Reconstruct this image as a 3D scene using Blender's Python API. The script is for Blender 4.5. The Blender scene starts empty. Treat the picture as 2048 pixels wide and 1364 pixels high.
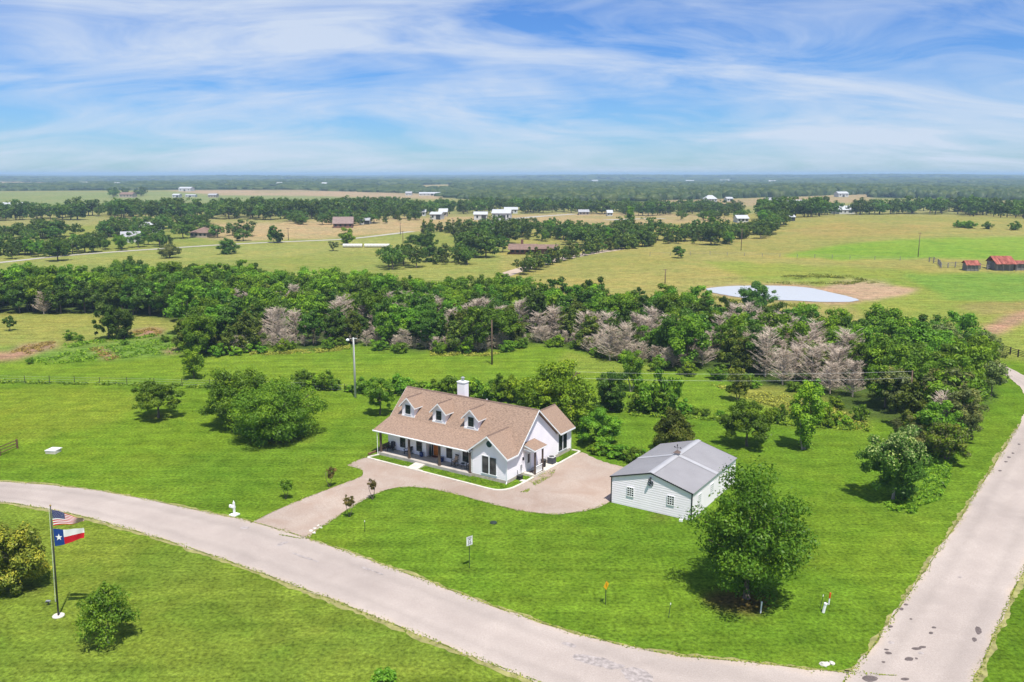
import bpy, math, random
import numpy as np
from mathutils import Vector

SC = bpy.context.scene
COL = SC.collection
R = math.radians
# ------------------------------------------------------------------ camera, sky, sun, exposure
F_PX, W_PX, CXP, CYP, HOR, EYE = 1700.0, 2048.0, 1024.0, 682.0, 347.0, 32.0
PITCH = math.atan((CYP - HOR) / F_PX)
cam = bpy.data.cameras.new('camera')
cam.sensor_width = 36.0
cam.lens = 36.0 * F_PX / W_PX
cam.clip_start = 0.5
cam.clip_end = 150000.0
camo = bpy.data.objects.new('camera', cam)
camo.location = (0, 0, EYE)
camo.rotation_euler = (math.pi / 2 - PITCH, 0, 0)
COL.objects.link(camo)
SC.camera = camo

SUN_EL, SUN_AZ = R(66), R(160)          # azimuth from +Y towards +X
sdir = Vector((math.sin(SUN_AZ) * math.cos(SUN_EL), math.cos(SUN_AZ) * math.cos(SUN_EL), math.sin(SUN_EL)))
sl = bpy.data.lights.new('sun', 'SUN')
sl.energy = 4.6
sl.angle = R(0.9)
sl.color = (1.0, 0.955, 0.88)
so = bpy.data.objects.new('sun', sl)
so.rotation_euler = sdir.to_track_quat('Z', 'Y').to_euler()
so.location = (60, -40, 200)
COL.objects.link(so)

world = bpy.data.worlds.new('World')
SC.world = world
world.use_nodes = True
wn, wl = world.node_tree.nodes, world.node_tree.links
wn.clear()


def N(nodes, kind, **kw):
    n = nodes.new(kind)
    for k, v in kw.items():
        if isinstance(k, str) and hasattr(n, k):
            setattr(n, k, v)
    return n


def mathn(nodes, links, op, a, b=None, clamp=False):
    n = nodes.new('ShaderNodeMath')
    n.operation = op
    n.use_clamp = clamp
    for i, v in enumerate((a, b)):
        if v is None:
            continue
        if isinstance(v, (int, float)):
            n.inputs[i].default_value = v
        else:
            links.new(v, n.inputs[i])
    return n.outputs[0]


def ramp(nodes, links, fac, stops):
    n = nodes.new('ShaderNodeValToRGB')
    els = n.color_ramp.elements
    while len(els) < len(stops):
        els.new(0.5)
    for e, (p, c) in zip(els, stops):
        e.position = p
        e.color = (c[0], c[1], c[2], 1) if len(c) == 3 else c
    links.new(fac, n.inputs[0])
    return n.outputs[0]


def mixc(nodes, links, fac, a, b, blend='MIX'):
    n = nodes.new('ShaderNodeMix')
    n.data_type = 'RGBA'
    n.blend_type = blend
    for sock, v in ((n.inputs[0], fac), (n.inputs[6], a), (n.inputs[7], b)):
        if isinstance(v, (int, float)):
            sock.default_value = v
        elif isinstance(v, (tuple, list)):
            sock.default_value = (v[0], v[1], v[2], 1)
        else:
            links.new(v, sock)
    return n.outputs[2]


def build_sky():
    sky = N(wn, 'ShaderNodeTexSky', sky_type='NISHITA')
    sky.sun_disc = False
    sky.sun_elevation = SUN_EL
    sky.sun_rotation = SUN_AZ
    sky.altitude = 100
    sky.air_density = 1.0
    sky.dust_density = 0.15
    sky.ozone_density = 2.6
    hs = N(wn, 'ShaderNodeHueSaturation')
    hs.inputs['Saturation'].default_value = 1.18
    hs.inputs['Value'].default_value = 1.0
    wl.new(sky.outputs[0], hs.inputs['Color'])
    # high cirrus: noise on a flat layer far overhead, seen along each direction
    tc = N(wn, 'ShaderNodeTexCoord')
    sp = N(wn, 'ShaderNodeSeparateXYZ')
    wl.new(tc.outputs['Generated'], sp.inputs[0])
    zz = mathn(wn, wl, 'ADD', mathn(wn, wl, 'MAXIMUM', sp.outputs[2], 0.0), 0.24)
    u = mathn(wn, wl, 'DIVIDE', sp.outputs[0], zz)
    v = mathn(wn, wl, 'DIVIDE', sp.outputs[1], zz)
    cb = N(wn, 'ShaderNodeCombineXYZ')
    wl.new(u, cb.inputs[0])
    wl.new(v, cb.inputs[1])
    mp = N(wn, 'ShaderNodeMapping')
    mp.inputs['Rotation'].default_value = (0, 0, R(38))
    mp.inputs['Scale'].default_value = (0.62, 1.0, 1.0)
    mp.inputs['Location'].default_value = (3.1, 1.7, 0)
    wl.new(cb.outputs[0], mp.inputs[0])
    n1 = N(wn, 'ShaderNodeTexNoise')
    n1.inputs['Scale'].default_value = 1.0
    n1.inputs['Detail'].default_value = 4
    n1.inputs['Distortion'].default_value = 1.3
    wl.new(mp.outputs[0], n1.inputs['Vector'])
    mp2 = N(wn, 'ShaderNodeMapping')
    mp2.inputs['Rotation'].default_value = (0, 0, R(-30))
    mp2.inputs['Scale'].default_value = (0.50, 1.0, 1.0)
    wl.new(cb.outputs[0], mp2.inputs[0])
    n2 = N(wn, 'ShaderNodeTexNoise')
    n2.inputs['Scale'].default_value = 2.6
    n2.inputs['Detail'].default_value = 9
    n2.inputs['Roughness'].default_value = 0.62
    n2.inputs['Distortion'].default_value = 1.1
    wl.new(mp2.outputs[0], n2.inputs['Vector'])
    s = mathn(wn, wl, 'ADD', mathn(wn, wl, 'MULTIPLY', n1.outputs[0], 0.52), mathn(wn, wl, 'MULTIPLY', n2.outputs[0], 0.52))
    cov = ramp(wn, wl, s, [(0.41, (0.03, 0.03, 0.03)), (0.51, (0.40, 0.40, 0.40)), (0.63, (0.88, 0.88, 0.88))])
    # cloud white at the level of the sky's own brightness
    blue = mixc(wn, wl, 1.0, hs.outputs[0], (.38, .60, .96), 'MULTIPLY')
    cloud = mixc(wn, wl, cov, blue, (5.0, 5.65, 6.7))
    bg = N(wn, 'ShaderNodeBackground')
    wl.new(cloud, bg.inputs[0])
    bg.inputs[1].default_value = 0.095
    out = N(wn, 'ShaderNodeOutputWorld')
    wl.new(bg.outputs[0], out.inputs[0])


build_sky()
SC.view_settings.view_transform = 'Standard'
SC.view_settings.look = 'None'
SC.view_settings.exposure = 0.50
SC.view_settings.gamma = 1.0
SC.view_settings.use_curve_mapping = False
SC.render.engine = 'CYCLES'
cy = SC.cycles
cy.use_denoising = True
try:
    cy.denoiser = 'OPENIMAGEDENOISE'
    cy.denoising_input_passes = 'RGB_ALBEDO_NORMAL'
    cy.denoising_prefilter = 'ACCURATE'
except Exception:
    pass
cy.max_bounces = 6
cy.diffuse_bounces = 4
cy.glossy_bounces = 2
cy.transmission_bounces = 3
cy.transparent_max_bounces = 6
cy.volume_bounces = 0
cy.sample_clamp_indirect = 6

# ------------------------------------------------------------------ survey: photo point -> place on the land


def sstep(a, b, t):
    t = np.clip((t - a) / (b - a), 0, 1)
    return t * t * (3 - 2 * t)


def hgt(x, y):
    x = np.asarray(x, float)
    y = np.asarray(y, float)
    m = sstep(150, 300, np.hypot(x * 0.6, y)) * (y > 0)
    h = 1.6 * np.sin(x / 150 + .5) * np.sin(y / 170 + 1)
    h = h + 7.0 * np.exp(-((x - 235) / 150) ** 2 - ((y - 520) / 120) ** 2)
    h = h - 2.2 * np.exp(-((y - 225 - 0.1 * x) / 40) ** 2)
    h = h + 3.0 * np.exp(-((x + 120) / 160) ** 2 - ((y - 560) / 120) ** 2)
    pond = np.exp(-(((x - 78) / 55) ** 2 + ((y - 232) / 34) ** 2) ** 2)
    h = h * m * (1 - pond) - 0.6 * pond * m
    h = h + 1.3 * np.exp(-((x - 85) / 34) ** 2 - ((y - 262) / 6) ** 2)
    far = sstep(900, 2600, y)
    h = h + far * (6 * np.sin(x / 900 + 2) * np.sin(y / 1300 + .6))
    h = h + 14 * np.exp(-((y - 5600 - .15 * x) / 900) ** 2) * (0.65 + .35 * np.sin(x / 1500 + 1))
    h = h + 16 * np.exp(-((y - 11500) / 2200) ** 2) * (0.6 + .4 * np.sin(x / 2600))
    return h


CP, SP = math.cos(PITCH), math.sin(PITCH)


def G(px, py, z=None):
    ax, ay, az = px - CXP, F_PX, -(py - CYP)
    d = (ax, ay * CP + az * SP, -ay * SP + az * CP)
    zz = 0.0 if z is None else z
    x = y = 0.0
    for _ in range(1 if z is not None else 30):
        t = (zz - EYE) / d[2]
        x, y = d[0] * t, d[1] * t
        if z is None:
            z2 = float(hgt(x, y))
            if abs(z2 - zz) < 1e-4:
                zz = z2
                break
            zz = z2
    return Vector((x, y, zz))


def Gv(px, py):
    """the same for arrays"""
    ax, ay, az = px - CXP, F_PX, -(py - CYP)
    d1, d2 = ay * CP + az * SP, -ay * SP + az * CP
    z = np.zeros(len(px))
    for _ in range(25):
        t = (z - EYE) / d2
        x, y = ax * t, d1 * t
        z = hgt(x, y)
    return np.stack([x, y, z], 1)


def PX(x, y, z):
    yy = y * CP - (z - EYE) * SP
    zz = y * SP + (z - EYE) * CP
    yy = np.maximum(yy, .01)
    return CXP + F_PX * x / yy, CYP - F_PX * zz / yy


def vheight(base, py):
    """height above base at which a plumb line reaches photo row py"""
    az = -(py - CYP)
    dy, dz = F_PX * CP + az * SP, -F_PX * SP + az * CP
    return EYE + base.y * dz / dy - base.z


def depth(b):
    return b.y * CP - (b.z - EYE) * SP


def mpp(b):
    return depth(b) / F_PX


def pip(x, y, poly):
    x = np.asarray(x, float)
    y = np.asarray(y, float)
    ins = np.zeros(x.shape, bool)
    n = len(poly)
    for i in range(n):
        x0, y0 = poly[i]
        x1, y1 = poly[(i + 1) % n]
        if y0 == y1:
            continue
        c = ((y0 > y) != (y1 > y)) & (x < (x1 - x0) * (y - y0) / (y1 - y0) + x0)
        ins ^= c
    return ins


def lin(c):
    c = c / 255.0
    return c / 12.92 if c <= 0.04045 else ((c + 0.055) / 1.055) ** 2.4


def V(r, g, b, k=0.52):
    return (lin(r) * k, lin(g) * k * .90, lin(b) * k * 1.15)


# ------------------------------------------------------------------ materials
MATS = {}


def mat(name, col, rough=0.8, var=0.18, scale=3.0, bump=0.0, bscale=None, metal=0.0, spec=0.3, stretch=None, col2=None):
    if name in MATS:
        return MATS[name]
    m = bpy.data.materials.new(name)
    m.use_nodes = True
    nd, lk = m.node_tree.nodes, m.node_tree.links
    b = nd['Principled BSDF']
    b.inputs['Roughness'].default_value = rough
    b.inputs['Metallic'].default_value = metal
    b.inputs['Specular IOR Level'].default_value = spec
    tc = N(nd, 'ShaderNodeTexCoord')
    src = tc.outputs['Object']
    if stretch:
        mp = N(nd, 'ShaderNodeMapping')
        mp.inputs['Scale'].default_value = stretch
        lk.new(src, mp.inputs[0])
        src = mp.outputs[0]
    n = N(nd, 'ShaderNodeTexNoise')
    n.inputs['Scale'].default_value = scale
    n.inputs['Detail'].default_value = 5
    lk.new(src, n.inputs['Vector'])
    lo = tuple(c * (1 - var) for c in col)
    hi = tuple(min(1, c * (1 + var)) for c in (col2 or col))
    c = ramp(nd, lk, n.outputs[0], [(0.3, lo), (0.7, hi)])
    lk.new(c, b.inputs['Base Color'])
    if bump:
        n2 = N(nd, 'ShaderNodeTexNoise')
        n2.inputs['Scale'].default_value = bscale or scale * 4
        n2.inputs['Detail'].default_value = 4
        lk.new(src, n2.inputs['Vector'])
        bp = N(nd, 'ShaderNodeBump')
        bp.inputs['Strength'].default_value = bump
        bp.inputs['Distance'].default_value = 0.03
        lk.new(n2.outputs[0], bp.inputs['Height'])
        lk.new(bp.outputs[0], b.inputs['Normal'])
    MATS[name] = m
    return m


def leaf_mat(name, col, trans=0.34, yellow=0.32, var=0.28):
    col = (col[0] * 1.16, col[1] * 1.20, col[2] * .62)
    """leaf blade: diffuse + translucent; colour varies leaf by leaf (attribute) and tree by tree"""
    m = bpy.data.materials.new(name)
    m.use_nodes = True
    nd, lk = m.node_tree.nodes, m.node_tree.links
    nd.clear()
    at = N(nd, 'ShaderNodeAttribute')
    at.attribute_name = 'tint'
    oi = N(nd, 'ShaderNodeObjectInfo')
    a = tuple(c * .55 for c in col)
    c1 = col
    c2 = (min(1, col[0] * (1.55 + yellow)), min(1, col[1] * 1.45), col[2] * 1.2)
    c = ramp(nd, lk, at.outputs['Fac'], [(0.0, a), (0.5, c1), (1.0, c2)])
    hs = N(nd, 'ShaderNodeHueSaturation')
    lk.new(c, hs.inputs['Color'])
    h = mathn(nd, lk, 'ADD', mathn(nd, lk, 'MULTIPLY', oi.outputs['Random'], 0.03), 0.486)
    lk.new(h, hs.inputs['Hue'])
    v = mathn(nd, lk, 'ADD', mathn(nd, lk, 'MULTIPLY', oi.outputs['Random'], 2 * var), 1 - var)
    lk.new(v, hs.inputs['Value'])
    df = N(nd, 'ShaderNodeBsdfDiffuse')
    tr = N(nd, 'ShaderNodeBsdfTranslucent')
    gl = N(nd, 'ShaderNodeBsdfGlossy')
    gl.inputs['Roughness'].default_value = 0.45
    gl.inputs['Color'].default_value = (.5, .5, .45, 1)
    lk.new(hs.outputs[0], df.inputs[0])
    lk.new(hs.outputs[0], tr.inputs[0])
    mx = N(nd, 'ShaderNodeMixShader')
    mx.inputs[0].default_value = trans
    lk.new(df.outputs[0], mx.inputs[1])
    lk.new(tr.outputs[0], mx.inputs[2])
    mx2 = N(nd, 'ShaderNodeMixShader')
    mx2.inputs[0].default_value = 0.022
    lk.new(mx.outputs[0], mx2.inputs[1])
    lk.new(gl.outputs[0], mx2.inputs[2])
    o = N(nd, 'ShaderNodeOutputMaterial')
    lk.new(mx2.outputs[0], o.inputs[0])
    MATS[name] = m
    return m


def ground_mat():
    m = bpy.data.materials.new('grass_and_soil')
    m.use_nodes = True
    nd, lk = m.node_tree.nodes, m.node_tree.links
    b = nd['Principled BSDF']
    b.inputs['Roughness'].default_value = 1.0
    b.inputs['Specular IOR Level'].default_value = 0.0
    at = N(nd, 'ShaderNodeAttribute')
    at.attribute_name = 'gcol'
    ge = N(nd, 'ShaderNodeNewGeometry')
    pos = ge.outputs['Position']

    def noise(scale, detail, rough=.5, vec=pos, dist=0.0):
        n = N(nd, 'ShaderNodeTexNoise')
        n.inputs['Scale'].default_value = scale
        n.inputs['Detail'].default_value = detail
        n.inputs['Roughness'].default_value = rough
        n.inputs['Distortion'].default_value = dist
        lk.new(vec, n.inputs['Vector'])
        return n.outputs[0]
    fine = noise(3.2, 6, .72)
    mid = noise(0.45, 5, .6)
    big = noise(0.045, 5, .6, dist=.8)
    huge = noise(0.009, 4, .55)
    mp = N(nd, 'ShaderNodeMapping')
    mp.inputs['Rotation'].default_value = (0, 0, R(-34))
    mp.inputs['Scale'].default_value = (0.05, 0.75, 1)
    lk.new(pos, mp.inputs[0])
    mow = noise(1.0, 4, .6, mp.outputs[0], .4)
    g = lambda f, lo, hi, a=.3, b_=.7: ramp(nd, lk, f, [(a, (lo,) * 3), (b_, (hi,) * 3)])
    c = mixc(nd, lk, 1.0, at.outputs['Color'], g(fine, .44, 1.52, .34, .66), 'MULTIPLY')
    c = mixc(nd, lk, 1.0, c, g(mid, .76, 1.22), 'MULTIPLY')
    patch = noise(.16, 6, .62, dist=1.0)
    pale = mixc(nd, lk, 1.0, c, (1.30, 1.13, 1.25), 'MULTIPLY')
    c = mixc(nd, lk, g(patch, 0, .55, .50, .68), c, pale)
    deep = mixc(nd, lk, 1.0, c, (.74, .86, .74), 'MULTIPLY')
    c = mixc(nd, lk, g(patch, .6, 0, .33, .46), c, deep)
    c = mixc(nd, lk, 1.0, c, g(mow, .80, 1.18), 'MULTIPLY')
    # drier, yellower swathes
    warm = mixc(nd, lk, 1.0, c, (1.24, 1.06, 1.05), 'MULTIPLY')
    c = mixc(nd, lk, g(big, 0, .75, .42, .66), c, warm)
    cool = mixc(nd, lk, 1.0, c, (.84, .93, .8), 'MULTIPLY')
    c = mixc(nd, lk, g(huge, 0, .8, .45, .62), c, cool)
    lk.new(c, b.inputs['Base Color'])
    bp = N(nd, 'ShaderNodeBump')
    bp.inputs['Strength'].default_value = 0.55
    bp.inputs['Distance'].default_value = 0.06
    lk.new(fine, bp.inputs['Height'])
    lk.new(bp.outputs[0], b.inputs['Normal'])
    return m


def paving_mat(name, base, speck, stain, stain_amt, fine_scale=9.0):
    m = bpy.data.materials.new(name)
    m.use_nodes = True
    nd, lk = m.node_tree.nodes, m.node_tree.links
    b = nd['Principled BSDF']
    b.inputs['Roughness'].default_value = 0.95
    b.inputs['Specular IOR Level'].default_value = 0.1
    ge = N(nd, 'ShaderNodeNewGeometry')
    pos = ge.outputs['Position']

    def noise(scale, detail, rough=.6, dist=0.0):
        n = N(nd, 'ShaderNodeTexNoise')
        n.inputs['Scale'].default_value = scale
        n.inputs['Detail'].default_value = detail
        n.inputs['Roughness'].default_value = rough
        n.inputs['Distortion'].default_value = dist
        lk.new(pos, n.inputs['Vector'])
        return n.outputs[0]
    f = noise(fine_scale, 5, .75)
    c = mixc(nd, lk, ramp(nd, lk, f, [(.32, (0, 0, 0)), (.68, (1, 1, 1))]), speck, base)
    mid = noise(.32, 5, .65, .6)
    c = mixc(nd, lk, ramp(nd, lk, mid, [(.40, (0, 0, 0)), (.72, (stain_amt,) * 3)]), c, stain)
    if name == 'chipseal':      # two worn wheel tracks each way, and dusty edges
        ac_ = N(nd, 'ShaderNodeAttribute')
        ac_.attribute_name = 'across'
        w_ = noise(.5, 4, .6)
        u_ = mathn(nd, lk, 'ADD', ac_.outputs['Fac'], mathn(nd, lk, 'MULTIPLY', mathn(nd, lk, 'SUBTRACT', w_, .5), .12))
        tr_ = ramp(nd, lk, u_, [(0.0, (1.10, 1.06, .98)), (.08, (1, 1, 1)), (.22, (.90, .90, .90)), (.32, (1, 1, 1)), (.5, (.955, .95, .95)), (.68, (1, 1, 1)), (.78, (.90, .90, .90)), (.92, (1, 1, 1)), (1.0, (1.10, 1.06, .98))])
        c = mixc(nd, lk, 1.0, c, tr_, 'MULTIPLY')
    big = noise(.07, 4, .6)
    c = mixc(nd, lk, 1.0, c, ramp(nd, lk, big, [(.3, (.86, .85, .85)), (.7, (1.1, 1.09, 1.08))]), 'MULTIPLY')
    lk.new(c, b.inputs['Base Color'])
    bp = N(nd, 'ShaderNodeBump')
    bp.inputs['Strength'].default_value = 0.35
    bp.inputs['Distance'].default_value = 0.02
    lk.new(f, bp.inputs['Height'])
    lk.new(bp.outputs[0], b.inputs['Normal'])
    MATS[name] = m
    return m


def glass_mat(name, col=(.012, .016, .018), rough=.06):
    m = bpy.data.materials.new(name)
    m.use_nodes = True
    nd, lk = m.node_tree.nodes, m.node_tree.links
    b = nd['Principled BSDF']
    b.inputs['Roughness'].default_value = rough
    b.inputs['Specular IOR Level'].default_value = 0.25
    tc = N(nd, 'ShaderNodeTexCoord')
    n = N(nd, 'ShaderNodeTexNoise')
    n.inputs['Scale'].default_value = 1.2
    lk.new(tc.outputs['Object'], n.inputs['Vector'])
    c = ramp(nd, lk, n.outputs[0], [(.35, tuple(k * .6 for k in col)), (.7, tuple(k * 2.2 for k in col))])
    lk.new(c, b.inputs['Base Color'])
    MATS[name] = m
    return m


M_GROUND = ground_mat()
M_ROAD = paving_mat('chipseal', (.46, .40, .36), (.35, .30, .265), (.33, .285, .255), .55)
M_DRIVE = paving_mat('pink_gravel', (.47, .395, .335), (.27, .21, .17), (.31, .225, .175), .85, 7.0)
M_CONC = mat('concrete', (.56, .52, .45), .9, .14, 2.0, .2, 20)
M_SLAB = mat('porch_concrete', (.42, .38, .34), .85, .18, 1.2, .15, 18)
M_FOUND = mat('foundation', (.46, .40, .33), .9, .2, 3, .2, 20)
M_SIDING = mat('white_siding', (.905, .86, .895), .55, .04, .8)
M_TRIM = mat('white_trim', (.82, .83, .84), .45, .03, 1.0)
M_SHINGLE = mat('tan_shingles', (.225, .150, .108), .95, .30, 7.0, .4, 26, stretch=(.6, 2.6, 2.6), col2=(.30, .208, .152))
M_SHINGLE_CAP = mat('ridge_shingles', (.17, .115, .09), .95, .3, 8)
M_GLASS = glass_mat('window_glass')
M_GLASS_W = glass_mat('window_glass_curtained', (.05, .05, .048), .12)
M_FRAME = mat('dark_frame', (.045, .045, .045), .5, .1)
M_POST = mat('brown_stained_wood', (.105, .072, .052), .8, .3, 6, .2, 30, stretch=(4, 4, .5))
M_DOOR = mat('orange_stained_door', (.52, .15, .02), .4, .25, 3, stretch=(6, 6, .8))
M_BLACK = mat('black_paint', (.02, .02, .022), .55, .2, 4)
M_BLUE = mat('cobalt_glaze', (.012, .03, .13), .15, .2, 4, spec=.6)
M_CUSH = mat('pale_cushion', (.55, .50, .45), .95, .15, 5)
M_STEEL = mat('galvanised', (.42, .43, .44), .45, .1, 3, metal=.5)
M_PVC = mat('white_pvc', (.80, .80, .79), .4, .04, 2)
M_SHOPWALL = mat('white_metal_panel', (.92, .85, .90), .45, .04, .6, spec=.3)
M_SHOPROOF = mat('grey_metal_roof', (.295, .284, .29), .42, .07, .5, spec=.4)
M_SHOPLIGHT = mat('pale_metal_flashing', (.37, .365, .372), .4, .06, .8)
M_BARK = mat('bark', (.14, .11, .085), .95, .3, 6, .4, 25)
M_BARK_PALE = mat('pale_bark', (.32, .28, .23), .9, .25, 6, .3, 25)
M_DEADWOOD = mat('weathered_dead_wood', (.55, .455, .365), .95, .36, .8)
M_POLE = mat('grey_utility_pole', (.44, .44, .42), .85, .15, 3, stretch=(5, 5, .5))
M_POLE_B = mat('brown_utility_pole', (.13, .085, .06), .9, .25, 4, stretch=(5, 5, .5))
M_WIRE = mat('pale_wire', (.6, .6, .58), .5, .1)
M_RUST = mat('rusty_red_tin', (.20, .035, .026), .85, .45, .9, .2, 6, stretch=(3, .5, .5), col2=(.31, .10, .07))
M_OLDWOOD = mat('grey_barn_board', (.20, .185, .18), .95, .35, 2, .2, 20, stretch=(5, 5, .4))
M_FENCEWOOD = mat('fence_wood', (.16, .09, .05), .9, .3, 4)
M_DARKRAIL = mat('dark_rail', (.05, .038, .032), .85, .25, 4)
M_WATER = bpy.data.materials.new('pond_water')
M_WATER.use_nodes = True
_b = M_WATER.node_tree.nodes['Principled BSDF']
_b.inputs['Base Color'].default_value = (.50, .49, .47, 1)
_b.inputs['Roughness'].default_value = .22
_b.inputs['Specular IOR Level'].default_value = .4
_n = N(M_WATER.node_tree.nodes, 'ShaderNodeTexNoise')
_n.inputs['Scale'].default_value = 1.2
_bp = N(M_WATER.node_tree.nodes, 'ShaderNodeBump')
_bp.inputs['Strength'].default_value = .12
_bp.inputs['Distance'].default_value = .05
M_WATER.node_tree.links.new(_n.outputs[0], _bp.inputs['Height'])
M_WATER.node_tree.links.new(_bp.outputs[0], _b.inputs['Normal'])

L_MID = leaf_mat('leaf_mid_green', (.112, .215, .030))
L_SHADE = leaf_mat('leaf_shade_tree', (.078, .150, .020))
L_BRIGHT = leaf_mat('leaf_bright_green', (.165, .285, .032))
L_DARK = leaf_mat('leaf_dark_green', (.066, .130, .028))
L_OLIVE = leaf_mat('leaf_olive', (.135, .160, .036))
L_GOLD = leaf_mat('leaf_golden', (.20, .20, .05))
L_JUN = leaf_mat('leaf_juniper', (.100, .142, .036))
L_BLUE = leaf_mat('leaf_blue_green', (.075, .150, .050))
L_RED = leaf_mat('leaf_bronze', (.13, .11, .055))
L_GREY = leaf_mat('leaf_grey_green', (.15, .185, .10))
L_CREAM = leaf_mat('blossom_cream', (.30, .34, .22), yellow=0)
L_FAR = leaf_mat('leaf_distant', (.075, .135, .036))
L_WEED = leaf_mat('weed_blades', (.13, .24, .03))
L_DRYWEED = leaf_mat('dry_stems', (.34, .26, .15), yellow=0)


# ------------------------------------------------------------------ mesh helpers
class MB:
    def __init__(self):
        self.v, self.f, self.m = [], [], []

    def quad(self, *pts, mi=0):
        n = len(self.v)
        self.v += [tuple(p) for p in pts]
        self.f.append(tuple(range(n, n + len(pts))))
        self.m.append(mi)
        return self

    def box(self, x0, x1, y0, y1, z0, z1, mi=0):
        n = len(self.v)
        self.v += [(x0, y0, z0), (x1, y0, z0), (x1, y1, z0), (x0, y1, z0), (x0, y0, z1), (x1, y0, z1), (x1, y1, z1), (x0, y1, z1)]
        for q in ((0, 3, 2, 1), (4, 5, 6, 7), (0, 1, 5, 4), (1, 2, 6, 5), (2, 3, 7, 6), (3, 0, 4, 7)):
            self.f.append(tuple(n + i for i in q))
            self.m.append(mi)
        return self

    def slab(self, pts, t, mi=0):
        """planar polygon (counter-clockwise seen from above) with thickness t downwards"""
        n = len(self.v)
        k = len(pts)
        self.v += [tuple(p) for p in pts] + [(p[0], p[1], p[2] - t) for p in pts]
        self.f.append(tuple(range(n, n + k)))
        self.f.append(tuple(range(n + 2 * k - 1, n + k - 1, -1)))
        self.m += [mi, mi]
        for i in range(k):
            j = (i + 1) % k
            self.f.append((n + i, n + k + i, n + k + j, n + j))
            self.m.append(mi)
        return self

    def tube(self, path, radii, sides=6, mi=0, cap=True):
        path = [Vector(p) for p in path]
        n0 = len(self.v)
        for i, p in enumerate(path):
            a = path[max(0, i - 1)]
            b = path[min(len(path) - 1, i + 1)]
            d = (b - a).normalized()
            u = d.cross(Vector((0, 0, 1)) if abs(d.z) < .9 else Vector((1, 0, 0))).normalized()
            w = d.cross(u)
            r = radii[i] if isinstance(radii, (list, tuple)) else radii
            for s in range(sides):
                t = 2 * math.pi * s / sides
                self.v.append(tuple(p + (u * math.cos(t) + w * math.sin(t)) * r))
        for i in range(len(path) - 1):
            for s in range(sides):
                a = n0 + i * sides + s
                b = n0 + i * sides + (s + 1) % sides
                self.f.append((a, b, b + sides, a + sides))
                self.m.append(mi)
        if cap:
            self.f.append(tuple(range(n0 + sides - 1, n0 - 1, -1)))
            e = n0 + (len(path) - 1) * sides
            self.f.append(tuple(range(e, e + sides)))
            self.m += [mi, mi]
        return self

    def lathe(self, prof, sides=12, c=(0, 0, 0), mi=0):
        n0 = len(self.v)
        for r, z in prof:
            for s in range(sides):
                t = 2 * math.pi * s / sides
                self.v.append((c[0] + r * math.cos(t), c[1] + r * math.sin(t), c[2] + z))
        for i in range(len(prof) - 1):
            for s in range(sides):
                a = n0 + i * sides + s
                b = n0 + i * sides + (s + 1) % sides
                self.f.append((a, b, b + sides, a + sides))
                self.m.append(mi)
        self.f.append(tuple(range(n0 + sides - 1, n0 - 1, -1)))
        e = n0 + (len(prof) - 1) * sides
        self.f.append(tuple(range(e, e + sides)))
        self.m += [mi, mi]
        return self

    def obj(self, name, mats, parent=None, loc=None, rotz=0.0, smooth=False):
        me = bpy.data.meshes.new(name)
        me.from_pydata(self.v, [], self.f)
        ms = mats if isinstance(mats, (list, tuple)) else [mats]
        for m in ms:
            me.materials.append(m)
        if len(ms) > 1:
            me.polygons.foreach_set('material_index', self.m)
        if smooth:
            me.polygons.foreach_set('use_smooth', [True] * len(me.polygons))
        me.update()
        return link(name, me, parent, loc, rotz)


def link(name, data, parent=None, loc=None, rotz=0.0):
    o = bpy.data.objects.new(name, data)
    COL.objects.link(o)
    if parent is not None:
        o.parent = parent
    if loc is not None:
        o.location = loc
    if rotz:
        o.rotation_euler = (0, 0, rotz)
    return o


def tag(o, label, cat=None, group=None, kind=None):
    o['label'] = label
    if cat:
        o['category'] = cat
    if group:
        o['group'] = group
    if kind:
        o['kind'] = kind
    return o


def thing(name, label, cat, loc=(0, 0, 0), rotz=0.0, group=None):
    o = link(name, None, None, loc, rotz)
    o.empty_display_size = .3
    return tag(o, label, cat, group)


def copy_tree(root, loc, rotz=0.0, scale=None, label=None, group=None):
    r = root.copy()
    COL.objects.link(r)
    r.location = loc
    r.rotation_euler = (0, 0, rotz)
    if scale is not None:
        r.scale = scale
    if label:
        r['label'] = label
    if group:
        r['group'] = group
    for ch in KIDS.get(root.name, []):
        c = ch.copy()
        COL.objects.link(c)
        c.parent = r
        for g in KIDS.get(ch.name, []):
            d = g.copy()
            COL.objects.link(d)
            d.parent = c
    return r


KIDS = {}


def numpy_mesh(name, verts, quads, mats, mi=None, tint=None):
    me = bpy.data.meshes.new(name)
    nv, nf = len(verts), len(quads)
    k = quads.shape[1]
    me.vertices.add(nv)
    me.vertices.foreach_set('co', np.ascontiguousarray(verts, np.float32).ravel())
    me.loops.add(nf * k)
    me.loops.foreach_set('vertex_index', np.ascontiguousarray(quads, np.int32).ravel())
    me.polygons.add(nf)
    me.polygons.foreach_set('loop_start', np.arange(0, nf * k, k, dtype=np.int32))
    me.polygons.foreach_set('loop_total', np.full(nf, k, np.int32))
    for m in mats:
        me.materials.append(m)
    if mi is not None:
        me.polygons.foreach_set('material_index', mi.astype(np.int32))
    if tint is not None:
        at = me.attributes.new('tint', 'FLOAT', 'POINT')
        at.data.foreach_set('value', np.ascontiguousarray(tint, np.float32))
    me.update(calc_edges=True)
    return me


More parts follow.
